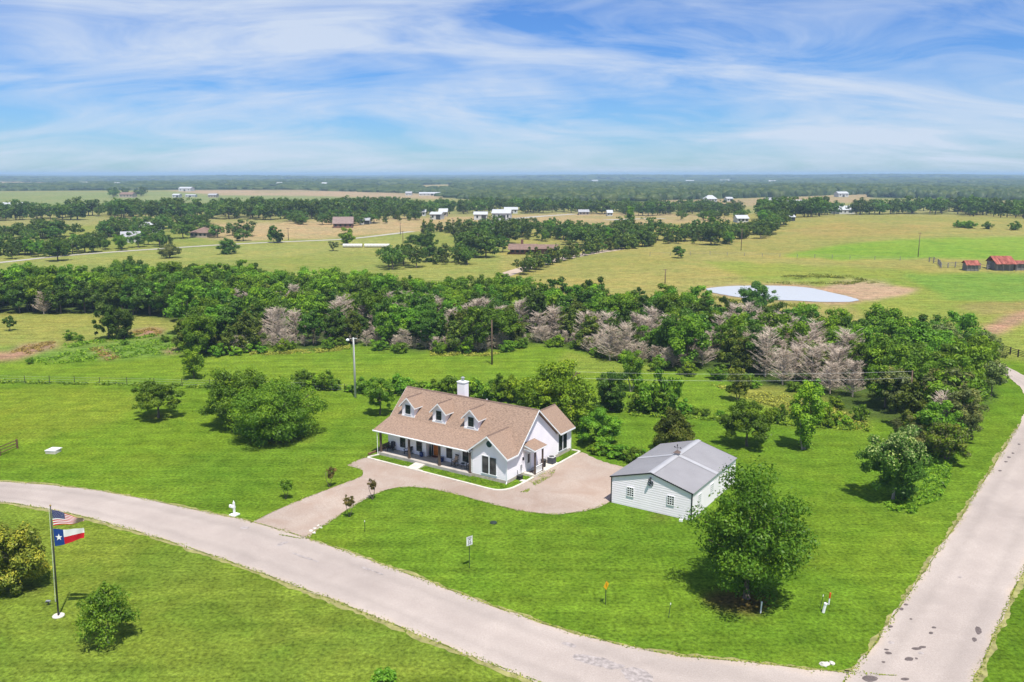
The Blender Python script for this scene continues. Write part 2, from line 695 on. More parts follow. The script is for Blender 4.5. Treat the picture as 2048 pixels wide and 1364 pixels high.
# ------------------------------------------------------------------ the land
FOREST = [(-80, 628), (100, 627), (180, 628), (300, 635), (350, 640), (368, 706), (440, 710), (520, 700), (640, 695), (715, 688), (760, 696), (960, 706),
          (1050, 690), (1130, 690), (1200, 710), (1300, 730), (1400, 743), (1500, 768), (1560, 776), (1640, 788), (1715, 833), (1790, 850), (1850, 900),
          (1900, 915), (1930, 870), (1965, 820), (1995, 790), (1985, 745), (1950, 712), (1920, 700), (1850, 704), (1760, 702), (1680, 694), (1600, 680),
          (1520, 676), (1440, 664), (1350, 644), (1250, 632), (1100, 620), (1000, 612), (850, 612), (760, 604), (700, 586), (600, 592), (500, 580), (380, 584),
          (300, 578), (150, 592), (0, 588), (-80, 588)]


def regions():
    g = []
    far = V(64, 92, 46)
    g.append(([(-900, 340), (2950, 340), (2950, 452), (-900, 476)], V(172, 180, 100)))
    g.append(([(-900, 346), (2950, 346), (2950, 392), (2048, 398), (1740, 396), (1700, 388), (1480, 396), (1300, 404), (1000, 402), (830, 392), (600, 382), (380, 380), (0, 382), (-900, 384)], far))
    # paler lawn left of the house
    g.append(([(-600, 766), (600, 776), (720, 800), (640, 880), (420, 900), (200, 930), (-600, 920)], V(125, 165, 42)))
    g.append(([(-600, 780), (250, 776), (330, 800), (200, 850), (60, 880), (-600, 880)], V(142, 172, 50)))
    # meadows beyond the woods
    g.append(([(-900, 470), (820, 440), (1060, 452), (1060, 640), (-900, 640)], V(163, 180, 84)))
    g.append(([(-300, 520), (330, 498), (650, 484), (820, 468), (830, 494), (560, 512), (0, 545)], V(172, 186, 92)))
    g.append(([(1000, 428), (2950, 428), (2950, 700), (1400, 640), (1000, 570)], V(178, 182, 92)))
    g.append(([(1560, 512), (1700, 486), (1850, 476), (2100, 474), (2950, 470), (2950, 516), (2048, 520), (1860, 516), (1680, 520)], V(150, 192, 66)))
    g.append(([(1560, 460), (1700, 445), (1900, 452), (1800, 470), (1640, 476)], V(188, 180, 96)))
    g.append(([(1400, 520), (1700, 535), (1900, 545), (2950, 550), (2950, 800), (1800, 700), (1700, 610), (1500, 560)], V(160, 182, 74)))
    g.append(([(1800, 548), (2060, 545), (2600, 560), (2600, 620), (1900, 600)], V(140, 182, 70)))
    g.append(([(1900, 612), (2048, 600), (2500, 600), (2500, 640), (2048, 626), (1960, 628)], V(172, 174, 90)))
    g.append(([(1960, 655), (2010, 630), (2120, 602), (2150, 610), (2040, 650), (1985, 672)], V(198, 172, 122)))
    g.append(([(1640, 580), (1665, 566), (1710, 562), (1780, 568), (1838, 580), (1810, 592), (1750, 600), (1710, 604), (1660, 590)], V(212, 190, 140)))
    g.append(([(1405, 577), (1470, 569), (1620, 569), (1700, 588), (1730, 603), (1690, 607), (1560, 603), (1440, 593)], V(196, 176, 124)))
    # straw fields
    g.append(([(395, 448), (560, 444), (840, 432), (830, 462), (640, 478), (470, 482), (400, 476)], V(202, 190, 124)))
    g.append(([(830, 436), (1200, 424), (1420, 430), (1500, 440), (1200, 455), (1000, 452), (830, 464)], V(198, 188, 120)))
    g.append(([(-900, 386), (0, 384), (330, 384), (700, 392), (760, 404), (420, 414), (0, 420), (-900, 424)], V(158, 178, 100)))
    g.append(([(330, 380), (600, 380), (880, 388), (880, 398), (600, 392), (420, 390)], V(202, 188, 134)))
    g.append(([(-900, 362), (0, 363), (130, 365), (100, 370), (-900, 368)], V(196, 184, 120)))
    g.append(([(1320, 400), (1480, 398), (1740, 388), (1740, 402), (1620, 410), (1460, 414), (1330, 408)], V(196, 184, 124)))
    g.append(([(1900, 404), (2400, 402), (2400, 414), (1930, 414)], V(176, 180, 110)))
    g.append(([(838, 370), (905, 368), (905, 377), (840, 378)], V(190, 184, 116)))
    g.append(([(1380, 371), (1560, 372), (1540, 377), (1390, 376)], V(165, 178, 105)))
    # left pasture and brush
    g.append(([(-600, 618), (350, 628), (368, 655), (300, 668), (120, 690), (-600, 716)], V(166, 180, 80)))
    g.append(([(-600, 716), (120, 690), (300, 668), (368, 655), (372, 705), (230, 724), (60, 722), (-600, 740)], V(132, 172, 66)))
    for q in ([(-40, 712), (30, 700), (60, 688), (112, 684), (108, 696), (60, 708), (10, 722)], [(262, 664), (300, 658), (330, 660), (318, 670), (275, 674)],
              [(178, 698), (205, 694), (215, 706), (242, 716), (212, 722), (196, 710)], [(325, 700), (345, 696), (360, 690), (362, 702), (340, 708)]):
        g.append((q, V(186, 158, 116)))
    # meadow behind the house
    g.append(([(-600, 740), (60, 722), (372, 708), (740, 690), (1140, 692), (1500, 770), (1740, 840), (1740, 862), (1250, 826), (600, 772), (-600, 766)], V(131, 171, 48)))
    g.append(([(1500, 770), (1640, 790), (1715, 836), (1745, 858), (1600, 835), (1500, 805), (1440, 790)], V(158, 172, 72)))
    g.append(([(1130, 700), (1220, 720), (1330, 735), (1240, 748), (1120, 742)], V(150, 178, 66)))
    # woodland floor
    g.append((FOREST, V(96, 122, 52)))
    # lawns across the roads
    g.append(([(-900, 1003), (0, 1003), (100, 1018), (330, 1080), (600, 1175), (850, 1275), (1110, 1370), (1150, 1600), (-900, 1600)], V(131, 163, 52)))
    g.append(([(1925, 1364), (2000, 1185), (2048, 1075), (2400, 700), (2900, 900), (2900, 1700), (1880, 1500)], V(104, 148, 36)))
    g.append(([(1700, 1150), (1760, 1060), (1850, 1000), (1850, 920), (1990, 850), (2040, 800), (1960, 975), (1880, 1095), (1790, 1215), (1690, 1320), (1640, 1290)], V(124, 166, 44)))
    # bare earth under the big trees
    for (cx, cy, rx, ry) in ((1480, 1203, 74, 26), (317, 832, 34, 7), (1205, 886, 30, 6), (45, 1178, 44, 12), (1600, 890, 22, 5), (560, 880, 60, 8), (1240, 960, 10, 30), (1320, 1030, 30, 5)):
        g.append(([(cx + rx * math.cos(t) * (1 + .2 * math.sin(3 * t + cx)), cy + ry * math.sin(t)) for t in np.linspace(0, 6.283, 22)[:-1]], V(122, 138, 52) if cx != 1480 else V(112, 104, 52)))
    return g


def build_ground():
    rad = [0.0]
    r = 22.0
    while r < 45000:
        rad.append(r)
        r *= 1.0105 if r < 500 else (1.016 if r < 3000 else 1.05)
    rad = np.array(rad)
    az = np.concatenate([np.arange(-42, 42.01, .22), np.arange(44, 317, 4.0)])
    az = np.radians(az)
    na, nr = len(az), len(rad)
    rr, aa = np.meshgrid(rad[1:], az, indexing='ij')
    x = np.concatenate([[0.], (rr * np.sin(aa)).ravel()])
    y = np.concatenate([[0.], (rr * np.cos(aa)).ravel()])
    z = hgt(x, y)
    col = np.tile(np.array(V(118, 161, 42)), (len(x), 1))
    px, py = PX(x, y, z)
    k = np.clip((py - 347) / 350, 0, 1)
    jx = (np.sin(x * .9 + 1.3 * np.sin(y * .7)) + np.sin(x * .31 + y * .43) * 1.5) * 3.2 * k
    jy = (np.sin(y * .8 + 1.7 * np.sin(x * .6)) + np.sin(x * .27 - y * .23) * 1.5) * 1.6 * k
    front = y > 3
    for poly, c in regions():
        ins = pip(px + jx, py + jy, poly) & front
        col[ins] = c
    # soften the field edges a little along the rings
    c2 = col[1:].reshape(nr - 1, na, 3)
    for _ in range(2):
        s = c2.copy()
        s[:, 1:-1] = (c2[:, 1:-1] * 2 + c2[:, :-2] + c2[:, 2:]) / 4
        s[1:-1] = (s[1:-1] * 2 + s[:-2] + s[2:]) / 4
        c2 = s
    col[1:] = c2.reshape(-1, 3)
    i, j = np.meshgrid(np.arange(nr - 2), np.arange(na), indexing='ij')
    a = 1 + i * na + j
    b = 1 + i * na + (j + 1) % na
    q = np.stack([a, a + na, b + na, b], -1).reshape(-1, 4)
    me = numpy_mesh('ground', np.stack([x, y, z], 1), q, [M_GROUND])
    at = me.attributes.new('gcol', 'FLOAT_COLOR', 'POINT')
    at.data.foreach_set('color', np.concatenate([col, np.ones((len(x), 1))], 1).astype(np.float32).ravel())
    me.polygons.foreach_set('use_smooth', [True] * len(me.polygons))
    o = link('ground', me)
    tag(o, 'rolling green lawns, meadows and straw-coloured pasture reaching to the horizon', kind='structure')


build_ground()
RNG = random.Random(7)


def resample(pts, n):
    pts = [Vector((p[0], p[1])) for p in pts]
    d = [0]
    for a, b in zip(pts, pts[1:]):
        d.append(d[-1] + (b - a).length)
    out = []
    for i in range(n):
        t = d[-1] * i / (n - 1)
        k = max(j for j in range(len(d)) if d[j] <= t + 1e-9)
        k = min(k, len(pts) - 2)
        u = (t - d[k]) / max(1e-9, d[k + 1] - d[k])
        out.append(pts[k].lerp(pts[k + 1], u))
    return out


def smooth_line(pts, it=2):
    for _ in range(it):
        q = [pts[0]]
        for a, b in zip(pts, pts[1:]):
            q.append(a.lerp(b, .25))
            q.append(a.lerp(b, .75))
        q.append(pts[-1])
        pts = q
    return pts


def strip(name, left, right, zoff, m, label, cols=12, step=.6, jit=.13):
    L = smooth_line([Vector((p[0], p[1])) for p in left])
    Rr = smooth_line([Vector((p[0], p[1])) for p in right])
    length = sum((b - a).length for a, b in zip(L, L[1:]))
    n = max(3, int(length / step))
    L, Rr = resample(L, n), resample(Rr, n)
    mb = MB()
    rg = random.Random(len(name) + n)
    jl = jr = 0
    rows = []
    for a, b in zip(L, Rr):
        w = (b - a).normalized()
        jl = jl * .6 + rg.uniform(-jit, jit)
        jr = jr * .6 + rg.uniform(-jit, jit)
        a2, b2 = a + w * jl, b + w * jr
        rows.append([a2.lerp(b2, c / cols) for c in range(cols + 1)])
    for row in rows:
        for p in row:
            mb.v.append((p.x, p.y, float(hgt(p.x, p.y)) + zoff))
    k = cols + 1
    for i in range(n - 1):
        for c in range(cols):
            mb.f.append((i * k + c, i * k + c + 1, (i + 1) * k + c + 1, (i + 1) * k + c))
            mb.m.append(0)
    o = mb.obj(name, m)
    at = o.data.attributes.new('across', 'FLOAT', 'POINT')
    at.data.foreach_set('value', [c / cols for _ in range(n) for c in range(cols + 1)])
    return tag(o, label, kind='structure')


def g2(pts):
    return [G(*p) for p in pts]


ROAD1_UP = [(-260, 945), (0, 963), (120, 971), (225, 985), (330, 1007), (430, 1028), (500, 1042), (620, 1078), (740, 1120), (860, 1165), (960, 1203), (1060, 1238), (1160, 1270), (1250, 1293), (1330, 1308), (1420, 1318), (1520, 1327), (1620, 1338), (1690, 1346), (1790, 1352)]
ROAD1_LO = [(-260, 976), (0, 1003), (100, 1018), (215, 1045), (330, 1080), (480, 1130), (600, 1175), (720, 1222), (850, 1275), (950, 1315), (1040, 1350), (1120, 1382), (1200, 1412), (1290, 1445), (1400, 1480), (1520, 1510), (1650, 1520), (1800, 1520)]
road = strip('road', g2(ROAD1_UP), g2(ROAD1_LO), .018, M_ROAD, 'pale chip-seal country road sweeping past the front lawn')
R2L = g2([(1560, 1560), (1650, 1420), (1700, 1345), (1740, 1305), (1800, 1213), (1880, 1098), (1960, 975), (2048, 836)])
u2 = (R2L[-1] - R2L[3]).normalized()
nrm = Vector((u2.y, -u2.x, 0))
R2L2 = [G(2060, 800), G(2046, 776), G(2020, 752), G(1996, 738)]
R2L_all = R2L[:-1] + [G(2040, 848)] + [G(2058, 806), G(2048, 780), G(2022, 758), G(1990, 735), G(1950, 715)]
R2R_all = [p + nrm * 6.3 for p in R2L[:-1]] + [G(2040, 848) + nrm * 6.2, G(2058, 806) + nrm * 5.6, G(2100, 768), G(2048, 752), G(2008, 731), G(1975, 714)]
road2 = strip('road', R2L_all, R2R_all, .026, M_ROAD, 'pale straight road running up the right side towards the bend by the thicket')

M_VERGE = mat('dry_verge', (.25, .235, .085), .95, .35, 1.5, .3, 12)


def verge(line, side, w, label):
    A, B = [], []
    for i, p in enumerate(line):
        a, b = line[max(0, i - 1)], line[min(len(line) - 1, i + 1)]
        d = (b - a).normalized()
        nn = Vector((-d.y, d.x, 0)) * side
        A.append(p + nn * w)
        B.append(p - nn * .5)
    strip('verge', A, B, .007, M_VERGE, label, cols=2, step=.4, jit=.16)


verge(g2(ROAD1_UP), 1, .30, 'dry grass edge along the lawn side of the sweeping road')
verge(g2(ROAD1_LO), -1, .45, 'dry grass edge along the near side of the sweeping road')
verge(R2L_all[1:8], 1, .28, 'dry grass edge along the left of the straight road')
verge(R2R_all[1:8], -1, .35, 'dry grass edge along the right of the straight road')
# driveway and gravel yard
CURB = [(734, 914), (840, 942), (940, 968), (975, 978), (1003, 982), (1024, 979), (1040, 970), (1068, 950), (1110, 928), (1158, 905)]
DRIVE = [(500, 1046), (545, 1024), (600, 1000), (650, 981), (690, 965), (716, 957), (727, 948), (722, 938), (706, 933), (692, 931), (712, 922), (734, 913)] + CURB[1:] + \
        [(1166, 905), (1185, 915), (1210, 925), (1240, 932), (1262, 940), (1240, 975), (1226, 1000), (1212, 1010), (1160, 1025), (1100, 1030), (1040, 1022), (980, 1008), (900, 985), (860, 977), (820, 973), (782, 977), (745, 990), (705, 1013), (660, 1043), (632, 1062), (612, 1080), (560, 1070)]


def sheet(name, pts, z, m, label=None, kind='structure', jit=.1, step=.5, closed_smooth=1):
    P = [Vector((p.x, p.y)) for p in pts]
    P = smooth_line(P + [P[0]], closed_smooth)
    n = max(12, int(sum((b - a).length for a, b in zip(P, P[1:])) / step))
    P = resample(P, n + 1)[:-1]
    rg = random.Random(n)
    P = [p + Vector((rg.uniform(-jit, jit), rg.uniform(-jit, jit))) for p in P]
    mb = MB()
    mb.v = [(p.x, p.y, float(hgt(p.x, p.y)) + z) for p in P]
    area = sum(a.x * b.y - b.x * a.y for a, b in zip(P, P[1:] + P[:1]))
    idx = tuple(range(len(P)))
    mb.f = [idx if area > 0 else idx[::-1]]
    mb.m = [0]
    o = mb.obj(name, m)
    if label:
        tag(o, label, kind=kind)
    return o


sheet('driveway', g2(DRIVE), .010, M_DRIVE, 'pinkish gravel driveway and turning yard between house and metal shop')
M_TAR = mat('tar_patch', (.12, .095, .088), .8, .3, 5)
M_SMUDGE = mat('worn_asphalt_patch', (.32, .28, .262), .95, .35, 3.0)
PATCHES = [(1957, 1262, 6, 9, 0), (1949, 1280, 4, 5, 0), (1833, 1298, 9, 3, 0), (1845, 1295, 7, 2.5, 0), (1818, 1319, 10, 4, 0), (1833, 1318, 3, 2, 0), (1777, 1307, 7, 3, 0), (1773, 1300, 4, 2, 0), (1767, 1325, 3, 2, 0),
           (1781, 1254, 4.5, 2.5, 0), (1862, 1267, 4.5, 2.5, 0), (1868, 1256, 5, 2, 0), (1842, 1307, 6, 3, 1), (1783, 1286, 6, 3, 1), (1740, 1358, 14, 7, 0), (1810, 1359, 8, 3, 0), (1803, 1219, 4, 3, 0), (1812, 1210, 5, 2, 0),
           (2026, 907, 3, 1.6, 0), (2018, 915, 3.5, 1.6, 0), (2012, 924, 3, 1.5, 0), (2000, 942, 3, 1.5, 0), (1920, 1155, 4, 1.5, 1), (1822, 1239, 3, 1.5, 0), (2038, 889, 3, 1.5, 0)]
for i, (x, y, a, b, k) in enumerate(PATCHES):
    pts = [G(x + a * math.cos(t) * (1 + .18 * math.sin(2 * t + i)), y + b * math.sin(t) * (1 + .15 * math.cos(3 * t + i))) for t in np.linspace(0, 6.283, 13)[:-1]]
    o = sheet('tar_patch', pts, .030 + .0008 * (i % 12), M_SMUDGE if k else M_TAR, jit=.03, step=.3)
    o.parent = road2
for i, (x, y, a, b, rt) in enumerate([(1190, 1322, 46, 9, .22), (1275, 1352, 34, 16, .3), (1140, 1290, 15, 4, .2), (565, 1088, 12, 3, -.4), (490, 1056, 10, 2.5, -.1), (745, 1142, 26, 2.2, .34), (610, 1115, 30, 1.2, .35), (1230, 1334, 20, 6, -.1)]):
    pts = [G(x + a * math.cos(t) * math.cos(rt) - b * math.sin(t) * math.sin(rt) + RNG.uniform(-2, 2), y + a * math.cos(t) * math.sin(rt) + b * math.sin(t) * math.cos(rt)) for t in np.linspace(0, 6.283, 15)[:-1]]
    o = sheet('worn_patch', pts, .0225 + .0012 * i, M_SMUDGE, jit=.09, step=.35)
    o.parent = road

# far lanes
M_LANE = mat('pale_lane', (.36, .335, .28), .95, .12, .2)


def lane(pts, w, label, m=M_LANE, z=.06):
    P = smooth_line([G(*p) for p in pts])
    L, Rr = [], []
    for i, p in enumerate(P):
        a, b = P[max(0, i - 1)], P[min(len(P) - 1, i + 1)]
        d = (b - a)
        d.z = 0
        d.normalize()
        nn = Vector((-d.y, d.x, 0)) * w / 2
        L.append(p + nn)
        Rr.append(p - nn)
    return strip('lane', L, Rr, z, m, label, cols=2, step=4.0, jit=.15)


lane([(-60, 532), (20, 523), (120, 512), (240, 503), (330, 497), (450, 489), (560, 484), (640, 481), (700, 478), (760, 471), (825, 463)], 4, 'pale lane crossing the far left meadow below the tree belt')
lane([(900, 455), (960, 447), (1010, 440), (1070, 433), (1150, 428)], 8, 'pale lane climbing the straw field among white barns')
lane([(1005, 552), (1060, 533), (1120, 518), (1180, 507), (1240, 498)], 5, 'dirt drive lined with small trees right of the brown ranch house', mat('dirt_lane', (.42, .33, .25), .95, .15, .4))
lane([(1215, 440), (1260, 438), (1330, 437)], 12, 'white caliche track in front of the far tree line')

# concrete edging, walk, pads
HO = G(1013.2, 968)
HROT = R(-33.8)
hx, hy = Vector((math.cos(HROT), math.sin(HROT), 0)), Vector((-math.sin(HROT), math.cos(HROT), 0))


def HL(x, y, z=0):
    return HO + hx * x + hy * y + Vector((0, 0, z))


def ribbon(name, pts, w, h, m, label, kind='structure', parent=None):
    P = smooth_line([Vector((p.x, p.y, 0)) for p in pts], 2)
    mb = MB()
    rows = []
    for i, p in enumerate(P):
        a, b = P[max(0, i - 1)], P[min(len(P) - 1, i + 1)]
        d = (b - a).normalized()
        nn = Vector((-d.y, d.x, 0)) * w / 2
        rows.append((p + nn, p - nn))
    n = len(rows)
    for a, b in rows:
        mb.v += [(a.x, a.y, -.05), (a.x, a.y, h), (b.x, b.y, h), (b.x, b.y, -.05)]
    for i in range(n - 1):
        for k in range(3):
            mb.f.append((i * 4 + k, i * 4 + k + 1, i * 4 + 4 + k + 1, i * 4 + 4 + k))
            mb.m.append(0)
    mb.f += [(0, 3, 2, 1), (n * 4 - 4, n * 4 - 3, n * 4 - 2, n * 4 - 1)]
    mb.m += [0, 0]
    o = mb.obj(name, m, parent)
    if label:
        tag(o, label, kind=kind)
    return o


ribbon('kerb', [HL(-17.6, -.4), HL(-18.1, -1.85), HL(-17.6, -1.98), HL(-12, -2.05), HL(-3.2, -2.15), HL(-.4, -2.25), HL(.6, -1.9), HL(1.2, -.9), HL(1.32, .6), HL(1.3, 2.9), HL(1.3, 3.2)], .26, .09, M_CONC, 'pale concrete edging around the house lawn strip')
ribbon('kerb', [HL(1.3, 8.6), HL(1.28, 11), HL(1.26, 13.3), HL(1.1, 13.6), HL(.1, 13.55)], .26, .09, M_CONC, 'short pale concrete edging beside the rear wing of the house')
walk = MB().slab([(-11.9, -2.0, .12), (-10.55, -2.0, .12), (-10.75, -.36, .16), (-12.1, -.36, .16)][::1], .2)
walk.slab([(-12.6, -2.05, .06), (-9.9, -2.08, .06), (-9.9, -1.75, .06), (-12.6, -1.72, .06)], .1)
tag(walk.obj('front_walk', M_CONC, None, HO, HROT), 'short pale concrete walk from the gravel to the porch', kind='structure')
tag(MB().box(.05, 1.42, 5.3, 8.6, -.05, .1).obj('side_pad', M_CONC, None, HO, HROT), 'pale concrete pad along the side wall under the air conditioner', kind='structure')

# pond
POND = [(1410, 578), (1440, 573.5), (1500, 571.5), (1570, 572), (1620, 575.5), (1660, 585), (1700, 594), (1724, 602), (1690, 605), (1640, 604.5), (1570, 601), (1500, 598), (1450, 591), (1418, 584)]
sheet('pond', [G(x, y) for x, y in POND], .10, M_WATER, 'pale still farm pond below the pasture hill', step=1.5, jit=.25, closed_smooth=2)

# ------------------------------------------------------------------ building helpers


def lap_wall(name, axis, at, out, lo, hi, z0, z1, m, parent, course=.19, lip=.016):
    """lapped boards: axis 'x' runs along x at y=at, 'y' runs along y at x=at; out = outward sign; lo(z), hi(z) give the run"""
    mb = MB()
    n = max(1, int(round((z1 - z0) / course)))
    dz = (z1 - z0) / n

    def P(s, d, z):
        return (s, at + out * d, z) if axis == 'x' else (at + out * d, s, z)
    for i in range(n):
        a, b = z0 + i * dz, z0 + (i + 1) * dz
        l0, h0, l1, h1 = lo(a + 1e-4), hi(a + 1e-4), lo(b - 1e-4), hi(b - 1e-4)
        if h1 - l1 < 0:
            l1 = h1 = (l1 + h1) / 2
        q = [P(l0, lip, a), P(h0, lip, a), P(h1, 0, b), P(l1, 0, b)]
        e = [P(l0, 0, a), P(h0, 0, a), P(h0, lip, a), P(l0, lip, a)]
        if (axis == 'x') == (out > 0):
            q, e = q[::-1], e[::-1]
        mb.quad(*q)
        mb.quad(*e)
    return mb.obj(name, m, parent)


def window(parent, axis, at, out, s0, s1, z0, z1, frame_m, glass_m, cols=1, rows=1, fw=.06, bar=.03, trim=None, name='window', sill=True):
    """frame proud of the wall, pane set back inside it, glazing bars"""
    def B(mb, a, b, c, d, d0, d1):
        lo_, hi_ = (at + out * d0, at + out * d1) if out > 0 else (at + out * d1, at + out * d0)
        if axis == 'x':
            mb.box(a, b, lo_, hi_, c, d)
        else:
            mb.box(lo_, hi_, a, b, c, d)
    fr = MB()
    B(fr, s0, s1, z0, z0 + fw, .018, .07)
    B(fr, s0, s1, z1 - fw, z1, .018, .07)
    B(fr, s0, s0 + fw, z0 + fw, z1 - fw, .018, .07)
    B(fr, s1 - fw, s1, z0 + fw, z1 - fw, .018, .07)
    w = fr.obj(name, frame_m, parent)
    iw, ih = (s1 - s0 - 2 * fw) / cols, (z1 - z0 - 2 * fw) / rows
    if cols * rows > 1:
        mu = MB()
        for c in range(1, cols):
            x = s0 + fw + iw * c
            B(mu, x - bar / 2, x + bar / 2, z0 + fw, z1 - fw, .03, .062)
        for r_ in range(1, rows):
            z = z0 + fw + ih * r_
            B(mu, s0 + fw, s1 - fw, z - bar / 2, z + bar / 2, .03, .060)
        mu.obj('glazing_bar', frame_m, w)
    for c in range(cols):
        for r_ in range(rows):
            pn = MB()
            B(pn, s0 + fw + iw * c + .002, s0 + fw + iw * (c + 1) - .002, z0 + fw + ih * r_ + .002, z0 + fw + ih * (r_ + 1) - .002, .012, .026)
            pn.obj('pane', glass_m, w)
    if trim:
        t = MB()
        B(t, s0 - .09, s1 + .09, z1 + .002, z1 + .10, .01, .045)
        B(t, s0 - .09, s0 - .002, z0 - .002, z1 + .002, .01, .045)
        B(t, s1 + .002, s1 + .09, z0 - .002, z1 + .002, .01, .045)
        if sill:
            B(t, s0 - .12, s1 + .12, z0 - .08, z0 - .004, .01, .09)
        t.obj('casing', trim, w)
    return w


# ------------------------------------------------------------------ the house
house = thing('farmhouse', 'white clapboard farmhouse with tan shingle roof, three dormers and long front porch', 'house', HO, HROT)


def C_(v):
    return lambda z: v


HW = house
# walls
lap_wall('wall', 'y', 0, 1, lambda z: 0 if z < 2.76 else 1.55 + (z - 2.76) / .94, lambda z: 13.3 if z < 2.72 else 10.28 - (z - 2.72) / .842, .35, 6.70, M_SIDING, HW)['label'] = 'sunlit right gable wall of lapped boards'
lap_wall('wall', 'x', 0, -1, lambda z: max(-4.4, -2.25 - (4.83 - z) / .788), lambda z: min(0, -2.25 + (4.83 - z) / .788), .35, 4.82, M_SIDING, HW)
lap_wall('wall', 'x', 1.4, -1, C_(-17.7), C_(-12.0), .35, 3.3, M_SIDING, HW)
lap_wall('wall', 'x', 1.4, -1, C_(-9.8), C_(-4.4), .35, 3.3, M_SIDING, HW)
lap_wall('wall', 'x', 2.3, -1, C_(-12.0), C_(-9.8), .35, 3.5, M_SIDING, HW)
lap_wall('wall', 'y', -12.0, 1, C_(1.4), C_(2.3), .35, 3.4, M_SIDING, HW)
lap_wall('wall', 'y', -9.8, -1, C_(1.4), C_(2.3), .35, 3.4, M_SIDING, HW)
lap_wall('wall', 'y', -4.4, -1, C_(0), C_(1.4), .35, 3.2, M_SIDING, HW)
lap_wall('wall', 'y', -17.7, -1, lambda z: 1.4 if z < 3.4 else 2.15 + (z - 3.4) / .94, lambda z: 10.28 if z < 2.72 else 10.28 - (z - 2.72) / .842, .35, 6.70, M_SIDING, HW)
lap_wall('wall', 'x', 10.28, 1, C_(-17.7), C_(-4.8), .35, 2.75, M_SIDING, HW)
lap_wall('wall', 'x', 13.3, 1, lambda z: -4.8 if z < 2.7 else -4.8 + (z - 2.7) / .84, lambda z: 0 if z < 2.7 else -(z - 2.7) / .84, .35, 4.7, M_SIDING, HW)
lap_wall('wall', 'y', -4.8, -1, C_(10.28), C_(13.3), .35, 2.75, M_SIDING, HW)
# corner boards and foundation
for q in ((-.06, .03, -.03, .06, .33, 2.74), (-4.46, -4.37, -.03, .06, .33, 2.74), (-.06, .03, 13.24, 13.33, .33, 2.7), (-17.73, -17.62, 1.36, 1.46, .34, 3.3), (-12.06, -11.96, 1.34, 1.398, .34, 3.3), (-9.84, -9.74, 1.34, 1.398, .34, 3.3)):
    MB().box(*q).obj('corner_board', M_TRIM, HW)
fb = MB()
fb.box(-4.42, .02, -.02, .2, -.1, .345).box(-.2, .021, .2, 13.28, -.1, .345).box(-4.8, -.2, 13.1, 13.3, -.1, .345).box(-17.72, -4.8, 10.1, 10.3, -.1, .345).box(-17.72, -17.5, 1.5, 10.1, -.1, .345)
fb.obj('foundation', M_FOUND, HW)
# porch slab, posts
MB().box(-17.72, -4.44, -.38, 1.38, -.1, .345).box(-12.0, -9.8, 1.38, 2.28, -.1, .343).obj('porch_slab', M_SLAB, HW)
for x in (-17.5, -13.2, -8.85, -4.62):
    MB().box(x - .1, x + .1, -.26, -.06, .345, 2.86).box(x - .13, x + .13, -.29, -.03, .345, .50).obj('porch_post', M_POST, HW)
MB().box(-17.7, -4.45, -.24, -.08, 2.72, 2.90).obj('porch_beam', M_TRIM, HW)
MB().quad((-17.9, -.3, 2.84), (-4.45, -.3, 2.84), (-4.45, 2.25, 3.36), (-17.9, 2.25, 3.36)).obj('porch_ceiling', M_TRIM, HW)
# roof planes
RT = .13
rf = MB()
rf.slab([(-18.4, 2.6, 3.87), (-3.65, 2.6, 3.87), (-2.25, 3.77, 4.97), (.4, 1.57, 2.9), (.4, 5.73, 6.82), (-18.4, 5.73, 6.82)], RT)
rf.slab([(-18.4, -.42, 2.91), (-4.86, -.42, 2.91), (-3.65, 2.6, 3.868), (-18.4, 2.6, 3.868)], RT)
rf.slab([(-4.86, -.42, 2.91), (-2.25, -.42, 4.97), (-2.25, 3.77, 4.97), (-3.65, 2.6, 3.866)], RT)
rf.slab([(-2.25, -.42, 4.968), (.4, -.42, 2.88), (.4, 1.57, 2.88), (-2.25, 3.77, 4.968)], RT)
rf.slab([(.4, 5.73, 6.818), (.4, 10.44, 2.85), (-2.4, 7.65, 5.2), (-5.2, 10.44, 2.85), (-18.4, 10.44, 2.85), (-18.4, 5.73, 6.818)], RT)
rf.slab([(-2.4, 7.65, 5.202), (.4, 10.44, 2.852), (.4, 13.75, 2.852), (-2.4, 13.75, 5.202)], RT)
rf.slab([(-2.4, 7.65, 5.2), (-2.4, 13.75, 5.2), (-5.2, 13.75, 2.85), (-5.2, 10.44, 2.85)], RT)
roof = rf.obj('roof', M_SHINGLE, HW)
cap = MB()


def ridge_cap(a, b, w=.13, h=.035):
    a, b = Vector(a), Vector(b)
    d = (b - a).normalized()
    s = Vector((-d.y, d.x, 0)).normalized() * w
    n0 = Vector((0, 0, h))
    dn = Vector((0, 0, -w * .75 + .02))
    cap.quad(a + s + dn, a + n0, b + n0, b + s + dn)
    cap.quad(a + n0, a - s + dn, b - s + dn, b + n0)


ridge_cap((-18.4, 5.73, 6.82), (.4, 5.73, 6.82))
ridge_cap((-2.25, -.42, 4.97), (-2.25, 3.7, 4.97))
ridge_cap((-2.4, 7.7, 5.2), (-2.4, 13.75, 5.2))
for dxc in (-15.85, -11.25, -6.7):
    ridge_cap((dxc, 2.62, 6.44), (dxc, 5.35, 6.44), .10, .03)
cap.obj('ridge_cap', M_SHINGLE_CAP, roof)
fa = MB()


